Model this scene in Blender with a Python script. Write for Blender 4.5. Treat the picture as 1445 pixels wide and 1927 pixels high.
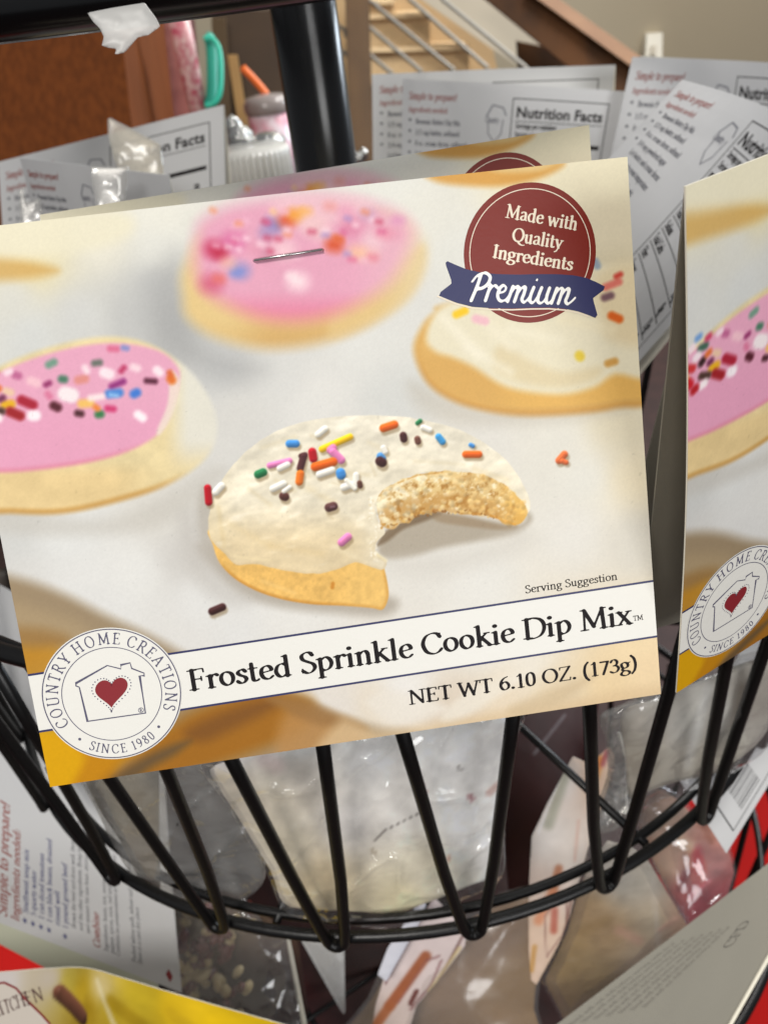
import bpy, bmesh, math, random
import numpy as np
from mathutils import Vector, Matrix
for o in list(bpy.data.objects): bpy.data.objects.remove(o)
SC = bpy.context.scene; COL = SC.collection
# ---------------------------------------------------------------- camera
FPX, CX, CY = 1700.0, 722.5, 963.5
_p, _r = math.radians(32.8), math.radians(8.06)
FW = np.array([0, math.cos(_p), -math.sin(_p)]); UW = np.array([0, math.sin(_p), math.cos(_p)]); RW = np.array([1., 0, 0])
RT = RW*math.cos(_r)-UW*math.sin(_r); UP = RW*math.sin(_r)+UW*math.cos(_r)
EYE = np.array([0, 0, 1.35])
def P(x, y, d):
    """world point seen at photograph pixel (x, y) at distance d along the view axis"""
    x, y, d = np.asarray(x, float), np.asarray(y, float), np.asarray(d, float)
    return EYE+d[..., None]*(FW+((x-CX)/FPX)[..., None]*RT-((y-CY)/FPX)[..., None]*UP)
cam = bpy.data.cameras.new('camera'); camo = bpy.data.objects.new('camera', cam); COL.objects.link(camo)
camo.matrix_world = Matrix(((RT[0], UP[0], -FW[0], EYE[0]), (RT[1], UP[1], -FW[1], EYE[1]), (RT[2], UP[2], -FW[2], EYE[2]), (0, 0, 0, 1)))
cam.sensor_fit = 'VERTICAL'; cam.sensor_height = 24; cam.sensor_width = 24*1445/1927; cam.lens = 24*FPX/1927
cam.clip_start = .01; cam.clip_end = 60
cam.dof.use_dof = True; cam.dof.focus_distance = .206; cam.dof.aperture_fstop = 15
SC.camera = camo
# ---------------------------------------------------------------- light: shop ceiling lamps behind and above, a window at the back right, plus added front and wall fills
wd = bpy.data.worlds.new('World'); SC.world = wd; wd.use_nodes = True
wd.node_tree.nodes['Background'].inputs[0].default_value = (.92, .95, 1.0, 1); wd.node_tree.nodes['Background'].inputs[1].default_value = .24
SC.view_settings.view_transform = 'Standard'; SC.view_settings.look = 'None'; SC.view_settings.exposure = 0; SC.view_settings.gamma = 1
def lamp(name, loc, target, size, power, col, sy=None):
    l = bpy.data.lights.new(name, 'AREA'); l.shape = 'RECTANGLE'; l.size = size; l.size_y = sy or size; l.energy = power; l.color = col
    o = bpy.data.objects.new(name, l); COL.objects.link(o); o.location = loc
    o.rotation_euler = (Vector(target)-Vector(loc)).to_track_quat('-Z', 'Y').to_euler(); return o
lamp('overhead_lamp', (-.5, -1.1, 2.8), (0, .2, 1.2), .6, 33, (1, .965, .91), .5)
lamp('front_fill_light', (1.0, -2.2, 1.75), (0, .3, 1.1), 1.1, 25, (1, 1, .99), 1.0)  # unseen fill light added behind the camera to brighten wires and bags
lamp('overhead_lamp', (1.2, 1.6, 2.9), (.1, .6, 1.0), 1.0, 36, (1, .97, .92), .5)
lamp('window_light', (2.6, 2.4, 2.0), (0, .6, 1.0), 1.4, 85, (.80, .90, 1.0), 1.2)
lamp('overhead_lamp', (1.6, 3.0, 3.0), (1.2, 3.6, 1.0), 1.0, 48, (1, .97, .92), .5)  # unseen fill added over the stairs to brighten the far wall
# ---------------------------------------------------------------- materials
MAT = {}
def mat(name, col, rough=.5, spec=.5, metal=0, noise=None, bump=None, emit=None, coat=0, attr=False, sheen=0):
    """col in sRGB 0-255. noise=(scale, amount, second colour, stretch) ; bump=(scale, strength, distance)"""
    if name in MAT: return MAT[name]
    m = bpy.data.materials.new(name); m.use_nodes = True; nt = m.node_tree; b = nt.nodes['Principled BSDF']; L = nt.links.new
    c = tuple(lin(np.array(col)/255.))+(1,)
    b.inputs['Base Color'].default_value = c; b.inputs['Roughness'].default_value = rough; b.inputs['Specular IOR Level'].default_value = spec; b.inputs['Metallic'].default_value = metal
    b.inputs['Coat Weight'].default_value = coat; b.inputs['Coat Roughness'].default_value = .25
    tc = nt.nodes.new('ShaderNodeTexCoord')
    if attr:
        a = nt.nodes.new('ShaderNodeAttribute'); a.attribute_name = 'print'; L(a.outputs['Color'], b.inputs['Base Color'])
    if noise:
        mp = nt.nodes.new('ShaderNodeMapping'); mp.inputs['Scale'].default_value = noise[3] if len(noise) > 3 else (1, 1, 1); L(tc.outputs['Object'], mp.inputs[0])
        n = nt.nodes.new('ShaderNodeTexNoise'); n.inputs['Scale'].default_value = noise[0]; n.inputs['Detail'].default_value = 6; L(mp.outputs[0], n.inputs['Vector'])
        mr = nt.nodes.new('ShaderNodeMapRange'); mr.inputs[1].default_value = .35; mr.inputs[2].default_value = .65; mr.inputs[4].default_value = noise[1]; L(n.outputs['Fac'], mr.inputs[0])
        mx = nt.nodes.new('ShaderNodeMix'); mx.data_type = 'RGBA'; mx.inputs[6].default_value = c; mx.inputs[7].default_value = tuple(lin(np.array(noise[2])/255.))+(1,); L(mr.outputs[0], mx.inputs[0])
        L(mx.outputs[2], b.inputs['Base Color'])
    if bump:
        n2 = nt.nodes.new('ShaderNodeTexNoise'); n2.inputs['Scale'].default_value = bump[0]; n2.inputs['Detail'].default_value = 4; L(tc.outputs['Object'], n2.inputs['Vector'])
        bp = nt.nodes.new('ShaderNodeBump'); bp.inputs['Strength'].default_value = bump[1]; bp.inputs['Distance'].default_value = bump[2]; L(n2.outputs['Fac'], bp.inputs['Height']); L(bp.outputs[0], b.inputs['Normal'])
    MAT[name] = m; return m
def film(name, tint=(1, 1, 1), rough=.1, haze=.08, bump=(60, .5, .002)):
    """thin clear plastic film: mostly see-through, glossy at a slant, a little milky"""
    m = bpy.data.materials.new(name); m.use_nodes = True; nt = m.node_tree; nt.nodes.clear(); L = nt.links.new
    out = nt.nodes.new('ShaderNodeOutputMaterial'); tr = nt.nodes.new('ShaderNodeBsdfTransparent'); tr.inputs[0].default_value = tint+(1,)
    gl = nt.nodes.new('ShaderNodeBsdfGlossy'); gl.inputs['Roughness'].default_value = rough; gl.inputs[0].default_value = (1, 1, 1, 1)
    df = nt.nodes.new('ShaderNodeBsdfDiffuse'); df.inputs[0].default_value = (.75, .75, .74, 1)
    lw = nt.nodes.new('ShaderNodeLayerWeight'); lw.inputs[0].default_value = .5; pw_ = nt.nodes.new('ShaderNodeMath'); pw_.operation = 'POWER'; pw_.inputs[1].default_value = 3.5; L(lw.outputs['Facing'], pw_.inputs[0]); fr = nt.nodes.new('ShaderNodeMath'); fr.operation = 'MULTIPLY_ADD'; fr.inputs[1].default_value = .55; fr.inputs[2].default_value = .075; L(pw_.outputs[0], fr.inputs[0])
    tc = nt.nodes.new('ShaderNodeTexCoord'); n = nt.nodes.new('ShaderNodeTexNoise'); n.inputs['Scale'].default_value = bump[0]; n.inputs['Detail'].default_value = 3; n.inputs['Distortion'].default_value = 1.2; L(tc.outputs['Object'], n.inputs['Vector'])
    bp = nt.nodes.new('ShaderNodeBump'); bp.inputs['Strength'].default_value = bump[1]; bp.inputs['Distance'].default_value = bump[2]
    vo = nt.nodes.new('ShaderNodeTexVoronoi'); vo.inputs['Scale'].default_value = bump[0]*3; vw = nt.nodes.new('ShaderNodeVectorMath'); vw.operation = 'ADD'; L(tc.outputs['Object'], vw.inputs[0]); vs = nt.nodes.new('ShaderNodeVectorMath'); vs.operation = 'SCALE'; vs.inputs['Scale'].default_value = .02; L(n.outputs['Color'], vs.inputs[0]); L(vs.outputs[0], vw.inputs[1]); L(vw.outputs[0], vo.inputs['Vector'])
    ad = nt.nodes.new('ShaderNodeMath'); ad.operation = 'MULTIPLY_ADD'; ad.inputs[1].default_value = .8; L(vo.outputs['Distance'], ad.inputs[0]); L(n.outputs['Fac'], ad.inputs[2]); L(ad.outputs[0], bp.inputs['Height'])
    for q in (gl, lw, df): L(bp.outputs[0], q.inputs['Normal'])
    m1 = nt.nodes.new('ShaderNodeMixShader'); m1.inputs[0].default_value = haze; L(tr.outputs[0], m1.inputs[1]); L(df.outputs[0], m1.inputs[2])
    m2 = nt.nodes.new('ShaderNodeMixShader'); L(fr.outputs[0], m2.inputs[0]); L(m1.outputs[0], m2.inputs[1]); L(gl.outputs[0], m2.inputs[2]); L(m2.outputs[0], out.inputs[0])
    MAT[name] = m; return m

# ---------------------------------------------------------------- lettering (own serif face, drawn as pen strokes)
# ops: l polyline pen, c smooth pen, s thin serif line, t thin stroke, k stem with flag serif, I stem full serifs, d dot
GL = {
'A': (.80,"t .08,0 .38,.98;l .38,.98 .68,0;s .2,.34 .57,.34;s -.02,0 .2,0;s .54,0 .82,0"),
'B': (.66,"I .16,0,1;c .16,1 .4,1 .52,.88 .5,.64 .34,.54 .16,.54;c .3,.54 .52,.48 .6,.28 .5,.06 .34,0 .16,0"),
'C': (.76,"c .68,.8 .6,.96 .42,1.01 .2,.9 .08,.62 .09,.36 .2,.1 .42,-.01 .6,.06 .71,.2;s .69,.74 .69,.97"),
'D': (.84,"I .16,0,1;c .16,1 .42,1 .64,.9 .76,.68 .76,.38 .64,.12 .42,0 .16,0"),
'E': (.64,"I .16,0,1;s .16,1 .54,1;s .16,.53 .44,.53;s .16,0 .58,0;s .54,1 .54,.84;s .58,0 .6,.18;s .44,.44 .44,.62"),
'F': (.60,"I .16,0,1;s .16,1 .54,1;s .16,.52 .45,.52;s .54,1 .55,.82;s .45,.42 .45,.62"),
'G': (.82,"c .7,.82 .6,.97 .42,1.01 .2,.9 .08,.62 .09,.36 .2,.1 .42,-.01 .58,.02 .7,.1;l .7,.1 .7,.42;s .58,.42 .82,.42;s .69,.78 .69,.97"),
'H': (.88,"I .16,0,1;I .7,0,1;s .16,.53 .7,.53"),
'I': (.36,"I .18,0,1"),
'K': (.76,"I .16,0,1;t .18,.46 .58,.98;l .3,.56 .68,0;s .48,1 .7,1;s .56,0 .8,0"),
'L': (.60,"I .16,0,1;s .16,0 .54,0;s .54,0 .56,.2"),
'M': (1.02,"t .16,0 .18,1;l .18,1 .5,.12;t .5,.12 .82,1;l .82,1 .86,0;s .02,0 .3,0;s .72,0 1,0;s .04,1 .2,1;s .8,1 .96,1"),
'N': (.88,"t .16,0 .16,1;l .18,1 .7,.04;t .72,0 .72,1;s .02,0 .3,0;s .04,1 .22,1;s .58,1 .86,1"),
'O': (.84,"c .42,1.01 .2,.9 .08,.6 .1,.32 .22,.09 .42,-.01 .64,.1 .76,.4 .74,.68 .62,.92 .42,1.01"),
'P': (.64,"I .16,0,1;c .16,1 .4,1.01 .56,.88 .57,.64 .44,.47 .2,.45"),
'Q': (.84,"c .42,1.01 .2,.9 .08,.6 .1,.32 .22,.09 .42,-.01 .64,.1 .76,.4 .74,.68 .62,.92 .42,1.01;c .44,0 .6,-.18 .78,-.24 .92,-.2"),
'R': (.74,"I .16,0,1;c .16,1 .4,1.01 .54,.88 .54,.66 .42,.52 .2,.5;l .36,.5 .66,0;s .6,0 .78,0"),
'S': (.56,"c .46,.84 .38,.98 .24,1.0 .1,.88 .12,.68 .28,.54 .46,.4 .5,.2 .38,.02 .22,-.01 .08,.12;s .46,.8 .46,.98;s .07,.02 .07,.22"),
'T': (.68,"I .34,0,1;s .04,1 .64,1;s .04,1 .03,.8;s .64,1 .65,.8"),
'U': (.84,"l .16,1 .16,.3;c .16,.34 .2,.1 .36,0 .54,.0 .68,.12 .7,.34;t .7,.3 .7,1;s .02,1 .3,1;s .58,1 .84,1"),
'V': (.78,"l .1,1 .4,0;t .4,0 .7,1;s -.02,1 .24,1;s .56,1 .82,1"),
'J': (.4,"I .2,-.1,1"), 'X': (.76,"l .1,1 .64,0;t .1,0 .62,1;s 0,1 .24,1;s .5,0 .76,0"),
'W': (1.1,"l .1,1 .32,0;t .32,0 .55,.9;l .55,.9 .78,0;t .78,0 1.0,1;s -.02,1 .24,1;s .88,1 1.12,1"),
'Y': (.76,"l .1,1 .38,.46;t .68,1 .38,.46;I .38,0,.44;s -.02,1 .24,1;s .56,1 .8,1"),
'Z': (.68,"s .1,1 .6,1;l .6,1 .08,0;s .08,0 .6,0;s .1,1 .09,.82;s .6,0 .62,.2"),
'a': (.54,"c .1,.54 .2,.64 .34,.62 .4,.48;l .4,.5 .4,.1;t .4,.1 .5,.02;c .4,.38 .2,.32 .1,.18 .14,.04 .28,.02 .4,.14"),
'b': (.60,"k .15,0,1.05;c .15,.1 .3,.01 .46,.1 .52,.33 .46,.56 .32,.64 .15,.52"),
'c': (.50,"c .44,.54 .34,.65 .18,.58 .09,.33 .16,.1 .32,.01 .47,.12"),
'd': (.62,"k .46,0,1.05;c .46,.54 .32,.64 .16,.56 .08,.3 .16,.06 .3,.01 .46,.14;s .46,0 .58,.03"),
'e': (.52,"c .1,.34 .28,.37 .45,.42 .4,.6 .28,.65 .14,.55 .09,.32 .16,.08 .33,.0 .48,.12"),
'f': (.38,"l .16,0 .16,.72;c .16,.7 .2,.94 .34,1.04 .44,.97;s .03,.63 .34,.63;s .04,0 .3,0"),
'g': (.56,"c .26,.65 .12,.57 .1,.42 .16,.26 .28,.22 .4,.3 .43,.44 .38,.58 .26,.65;c .2,.23 .12,.12 .24,.03 .42,-.02 .5,-.16 .4,-.3 .22,-.34 .06,-.24 .1,-.08 .22,.02;s .4,.57 .55,.63"),
'h': (.62,"k .15,0,1.05;c .15,.48 .3,.64 .42,.62 .47,.46;l .47,.5 .47,0;s .04,0 .26,0;s .36,0 .59,0"),
'i': (.31,"k .15,0,.64;s .04,0 .27,0;d .15,.9"),
'j': (.31,"k .17,-.2,.64;c .17,-.1 .14,-.3 0,-.34;d .17,.9"),
'k': (.60,"k .15,0,1.05;t .16,.32 .42,.62;l .26,.4 .52,.01;s .04,0 .26,0;s .34,.63 .54,.63;s .44,0 .62,0"),
'l': (.31,"k .15,0,1.05;s .04,0 .27,0"),
'm': (.92,"k .15,0,.64;c .15,.48 .28,.63 .39,.62 .45,.46;l .45,.5 .45,0;c .45,.48 .58,.63 .69,.62 .76,.46;l .76,.5 .76,0;s .04,0 .26,0;s .35,0 .56,0;s .66,0 .88,0"),
'n': (.62,"k .15,0,.64;c .15,.48 .3,.64 .42,.62 .47,.46;l .47,.5 .47,0;s .04,0 .26,0;s .36,0 .59,0"),
'o': (.57,"c .28,.65 .14,.57 .08,.36 .13,.12 .28,0 .43,.1 .49,.32 .44,.55 .28,.65"),
'p': (.61,"k .15,-.34,.64;c .15,.08 .3,.0 .46,.1 .53,.33 .46,.56 .32,.64 .15,.5;s .03,-.34 .28,-.34"),
'q': (.60,"l .46,-.34 .46,.64;c .46,.54 .32,.64 .16,.56 .08,.3 .16,.06 .3,.01 .46,.14;s .35,-.34 .58,-.34"),
'r': (.43,"k .15,0,.64;c .15,.44 .24,.6 .34,.63 .4,.57;s .04,0 .28,0"),
's': (.43,"c .36,.54 .28,.65 .16,.62 .1,.5 .18,.38 .32,.28 .36,.14 .26,.0 .14,.01 .06,.1;s .36,.5 .36,.63;s .055,.02 .055,.16"),
't': (.37,"l .16,.86 .16,.14;c .16,.2 .18,.04 .28,.0 .36,.06;s .03,.63 .34,.63"),
'u': (.62,"k .15,.2,.64;c .15,.24 .2,.03 .3,.01 .46,.14;l .46,0 .46,.64;s .34,.63 .46,.63;s .46,0 .58,.03"),
'v': (.58,"l .1,.63 .29,0;t .29,0 .48,.63;s 0,.63 .22,.63;s .38,.63 .58,.63"),
'w': (.86,"l .1,.63 .26,0;t .26,0 .43,.6;l .43,.6 .6,0;t .6,0 .76,.63;s 0,.63 .2,.63;s .66,.63 .86,.63"),
'x': (.58,"l .1,.63 .47,0;t .1,0 .46,.63;s 0,.63 .22,.63;s .36,.63 .56,.63;s 0,0 .2,0;s .36,0 .58,0"),
'y': (.58,"l .1,.63 .3,.03;t .48,.63 .28,0 .18,-.26 .06,-.32;s 0,.63 .22,.63;s .38,.63 .58,.63"),
'z': (.50,"s .08,.63 .42,.63;l .42,.63 .08,0;s .08,0 .44,0"),
'0': (.56,"c .28,.98 .13,.84 .09,.5 .13,.14 .28,0 .43,.14 .47,.5 .43,.84 .28,.98"),
'1': (.50,"l .27,0 .27,.97;s .1,.84 .27,.97;s .12,0 .42,0"),
'2': (.56,"c .1,.76 .16,.94 .3,.98 .44,.86 .4,.6 .24,.3 .08,.04;f .08,.05 .48,.05"),
'3': (.54,"c .1,.8 .18,.95 .32,.96 .42,.8 .38,.6 .22,.52;c .22,.52 .4,.48 .48,.28 .38,.06 .2,0 .06,.1"),
'4': (.56,"t .4,.97 .06,.3;f .06,.3 .52,.3;l .4,.97 .4,0"),
'5': (.54,"f .16,.94 .46,.94;t .16,.94 .13,.56;c .13,.56 .34,.6 .48,.4 .44,.12 .26,0 .07,.08"),
'6': (.57,"c .46,.95 .26,.84 .12,.6 .09,.3 .18,.05 .32,0 .46,.12 .49,.34 .38,.56 .24,.56 .12,.42"),
'7': (.52,"f .08,.93 .48,.93;l .47,.92 .2,0"),
'8': (.56,"c .28,.97 .13,.86 .14,.68 .28,.54 .44,.38 .46,.16 .28,0 .1,.16 .12,.38 .28,.54 .42,.68 .42,.86 .28,.97"),
'9': (.57,"c .1,.03 .3,.12 .44,.38 .48,.66 .4,.9 .26,.98 .11,.86 .08,.64 .18,.44 .32,.42 .45,.56"),
'.': (.27,"d .13,.06"), ',': (.27,"d .13,.06;t .15,.04 .08,-.16"), '!': (.32,"l .16,1 .16,.32;d .16,.06"), ':': (.27,"d .13,.1;d .13,.5"),
'(': (.36,"c .3,1.08 .16,.84 .1,.4 .16,-.02 .3,-.26"), ')': (.36,"c .06,1.08 .2,.84 .26,.4 .2,-.02 .06,-.26"),
'/': (.5,"t .05,-.1 .45,1"), '%': (.7,"t .1,0 .6,1;d .15,.8;d .55,.2"), '-': (.4,"f .06,.34 .34,.34"),
'*': (.6,"f .3,.85 .3,.45;f .1,.75 .5,.5;f .1,.5 .5,.75"),
' ': (.30,""),
}
# brush script word, drawn whole (units: x to the right, y up, cap height 1)
PREM = "b .42,.93 .3,.5 .12,-.02;b .12,.66 .3,.9 .56,1.0 .74,.86 .68,.62 .5,.46 .34,.42;b .78,.56 .7,.3 .62,.0;b .68,.26 .82,.5 .94,.56 1.0,.5;" \
 "b 1.08,.3 1.26,.36 1.32,.5 1.22,.58 1.1,.46 1.04,.2 1.14,.02 1.32,.06 1.46,.24;b 1.56,.56 1.48,.28 1.4,.0;b 1.46,.24 1.64,.52 1.76,.54 1.72,.3 1.64,.0;b 1.7,.24 1.88,.52 2.0,.54 1.96,.3 1.9,.1 1.98,.0 2.1,.1 2.2,.26;" \
 "b 2.3,.56 2.2,.24 2.2,.04 2.3,.0 2.42,.16 2.52,.4;b 2.38,.8 2.4,.84;b 2.58,.56 2.48,.24 2.48,.04 2.6,.0 2.74,.16 2.86,.56;b 2.86,.56 2.78,.26 2.78,.04 2.86,.0 2.96,.1;b 3.12,.56 3.04,.28 2.96,.0;b 3.02,.24 3.2,.52 3.32,.54 3.28,.3 3.2,.0;b 3.26,.24 3.44,.52 3.56,.54 3.52,.3 3.46,.1 3.54,.0 3.68,.1 3.8,.24"
def catmull(p, n=7):
    p = np.asarray(p, float)
    if len(p) < 3: return p
    closed = np.abs(p[0]-p[-1]).max() < 1e-9
    q = np.vstack([p[-2] if closed else 2*p[0]-p[1], p, p[1] if closed else 2*p[-1]-p[-2]])
    out = []
    for i in range(1, len(q)-2):
        t = np.linspace(0, 1, n, endpoint=False)[:, None]
        a, b, c, d = q[i-1], q[i], q[i+1], q[i+2]
        out.append(.5*((2*b)+(c-a)*t+(2*a-5*b+4*c-d)*t*t+(3*b-a-3*c+d)*t**3))
    return np.vstack(out+[p[-1:]])
def glyph_segments(spec, w, thin):
    segs = []
    for st in filter(None, spec.split(';')):
        op, rest = st[0], st[2:]
        if op in 'Ik':
            x, y0, y1 = map(float, rest.split(','))
            segs.append((x, y0+.01, x, y1-.01 if op == 'I' else y1-.05, w, w))
            if op == 'I':
                for yy in (y0, y1): segs.append((x-.15, yy+(thin if yy == y0 else -thin), x+.15, yy+(thin if yy == y0 else -thin), thin, thin))
            else: segs.append((x-.13, y1-.06, x+w*.4, y1-.01, thin, thin*1.2))
            continue
        pts = np.array([[float(v) for v in q.split(',')] for q in rest.split()])
        if op == 'd': segs.append((*pts[0], *pts[0], w*1.25, w*1.25)); continue
        if op in 'cb': pts = catmull(pts)
        for i in range(len(pts)-1):
            a, b = pts[i], pts[i+1]; d = b-a
            if op in 'cl': r = thin+(w-thin)*abs(math.sin(math.atan2(d[1], d[0])-math.radians(14)))**1.3
            elif op == 'b': r = .056 if d[1] < 0 else .036
            elif op == 'f': r = w*.75
            elif op == 't': r = thin*1.45
            else: r = thin
            segs.append((*a, *b, r, r))
        if op == 'c':   # smooth the radius along the stroke
            k = len(pts)-1; rs = [s[4] for s in segs[-k:]]
            for j in range(k):
                s = segs[len(segs)-k+j]; r0 = (rs[j]+rs[max(j-1, 0)])/2; r1 = (rs[j]+rs[min(j+1, k-1)])/2
                segs[len(segs)-k+j] = s[:4]+(r0, r1)
    return segs
def sdf_segments(segs, X, Y):
    D = np.full(X.shape, 9.0)
    for x0, y0, x1, y1, r0, r1 in segs:
        dx, dy = x1-x0, y1-y0; L = dx*dx+dy*dy+1e-12
        t = np.clip(((X-x0)*dx+(Y-y0)*dy)/L, 0, 1)
        D = np.minimum(D, np.hypot(X-x0-t*dx, Y-y0-t*dy)-(r0+(r1-r0)*t))
    return D
def march(F, x0, y0, h, merge=True):
    """filled marching squares of F<0: returns (verts [[x,y]], faces)."""
    ny, nx = F.shape; V = []; FA = []; key = {}
    def vert(k, x, y):
        if k not in key: key[k] = len(V); V.append((x, y))
        return key[k]
    ins = F < 0
    for j in range(ny-1):
        i = 0
        row = ins[j]; row2 = ins[j+1]
        any_ = row[:-1] | row[1:] | row2[:-1] | row2[1:]; all_ = row[:-1] & row[1:] & row2[:-1] & row2[1:]
        idx = np.nonzero(any_)[0]; p = 0
        while p < len(idx):
            i = idx[p]
            if all_[i]:
                e = i
                if merge:
                    while e+1 < nx-1 and all_[e+1]: e += 1
                FA.append([vert((i, j), x0+i*h, y0+j*h), vert((e+1, j), x0+(e+1)*h, y0+j*h), vert((e+1, j+1), x0+(e+1)*h, y0+(j+1)*h), vert((i, j+1), x0+i*h, y0+(j+1)*h)])
                while p < len(idx) and idx[p] <= e: p += 1
                continue
            cs = [(i, j), (i+1, j), (i+1, j+1), (i, j+1)]; poly = []
            for q in range(4):
                a, b = cs[q], cs[(q+1) % 4]; fa, fb = F[a[1], a[0]], F[b[1], b[0]]
                if fa < 0: poly.append(vert(a, x0+a[0]*h, y0+a[1]*h))
                if (fa < 0) != (fb < 0):
                    t = fa/(fa-fb); k = (min(a, b), max(a, b))
                    poly.append(vert(k, x0+(a[0]+t*(b[0]-a[0]))*h, y0+(a[1]+t*(b[1]-a[1]))*h))
            if len(poly) > 2: FA.append(poly)
            p += 1
    return np.array(V).reshape(-1, 2), FA
_gc = {}
def glyph(ch, w=.075, thin=.022, n=24):
    k = (ch, w, thin, n)
    if k not in _gc:
        adv, spec = GL[ch] if ch in GL else (3.9, ch)
        if not spec: _gc[k] = (adv, np.zeros((0, 2)), [])
        else:
            segs = glyph_segments(spec, w, thin); s = np.array(segs)
            x0 = min(s[:, 0].min(), s[:, 2].min())-.12; x1 = max(s[:, 0].max(), s[:, 2].max())+.12
            y0 = min(s[:, 1].min(), s[:, 3].min())-.12; y1 = max(s[:, 1].max(), s[:, 3].max())+.12
            h = 1.0/n; X, Y = np.meshgrid(np.arange(x0, x1+h, h), np.arange(y0, y1+h, h))
            V, F = march(sdf_segments(segs, X, Y), x0, y0, h)
            _gc[k] = (adv, V, F)
    return _gc[k]
def text_width(s, track=0.0): return sum((GL[c][0]+track) for c in s)
def lay_text(s, x, y, size, ang=0, xs=1.0, w=.075, thin=.022, n=24, track=0.0, slant=0.0, anchor=0):
    """2-D mesh of a line of text; size = cap height, y up."""
    W_ = text_width(s, track)*size*xs; pen = -anchor*W_; VV, FF, o = [], [], 0
    ca, sa = math.cos(ang), math.sin(ang)
    for c in s:
        adv, V, F = glyph(c, w, thin, n)
        if len(V):
            gx = pen+(V[:, 0]+slant*V[:, 1])*size*xs; gy = V[:, 1]*size
            VV.append(np.stack([x+gx*ca-gy*sa, y+gx*sa+gy*ca], 1)); FF += [[k+o for k in f] for f in F]; o += len(V)
        pen += (adv+track)*size*xs
    return (np.vstack(VV) if VV else np.zeros((0, 2))), FF
def arc_text(s, cx, cy, r, a0, a1, size, inward=False, **kw):
    tot = text_width(s); pos = 0; VV, FF, o = [], [], 0
    for c in s:
        adv = GL[c][0]; t = (pos+adv/2)/tot; a = math.radians(a0+(a1-a0)*t); pos += adv
        rr = r-size*.5 if not inward else r+size*.5
        ang = a-math.pi/2 if not inward else a+math.pi/2
        V, F = lay_text(c, cx+rr*math.cos(a), cy+rr*math.sin(a), size, ang, anchor=.5, **kw)
        if len(V): VV.append(V); FF += [[k+o for k in f] for f in F]; o += len(V)
    return np.vstack(VV), FF

# ---------------------------------------------------------------- the picture printed on the header cards
def lin(c):
    c = np.asarray(c, float)
    return np.where(c <= .04045, c/12.92, ((c+.055)/1.055)**2.4)
def vnoise(X, Y, s, seed=0):
    x, y = X/s, Y/s; xi, yi = np.floor(x).astype(np.int64), np.floor(y).astype(np.int64); fx, fy = x-xi, y-yi
    fx = fx*fx*(3-2*fx); fy = fy*fy*(3-2*fy)
    def hsh(a, b):
        n = (a*374761393+b*668265263+seed*974634777) & 0xffffffff
        n = ((n ^ (n >> 13))*1274126177) & 0xffffffff
        return ((n ^ (n >> 16)) & 0xffff)/65535.0
    return (hsh(xi, yi)*(1-fx)+hsh(xi+1, yi)*fx)*(1-fy)+(hsh(xi, yi+1)*(1-fx)+hsh(xi+1, yi+1)*fx)*fy
def fbm(X, Y, s, seed=0, o=4):
    r = 0; a = .5
    for k in range(o): r = r+a*vnoise(X, Y, s/2**k, seed+k*7); a *= .5
    return r/(1-.5**o)-.5
def smooth(e0, e1, x):
    t = np.clip((x-e0)/(e1-e0), 0, 1); return t*t*(3-2*t)
def poly_sdf(P, X, Y):
    D = np.full(X.shape, 1e9); ins = np.zeros(X.shape, bool)
    Q = np.roll(P, -1, 0)
    for (x0, y0), (x1, y1) in zip(P, Q):
        dx, dy = x1-x0, y1-y0; L = dx*dx+dy*dy+1e-9
        t = np.clip(((X-x0)*dx+(Y-y0)*dy)/L, 0, 1)
        D = np.minimum(D, (X-x0-t*dx)**2+(Y-y0-t*dy)**2)
        if abs(dy) > 1e-9: ins ^= ((y0 > Y) != (y1 > Y)) & (X < x0+(Y-y0)*dx/dy)
    return np.where(ins, -1, 1)*np.sqrt(D)
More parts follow.
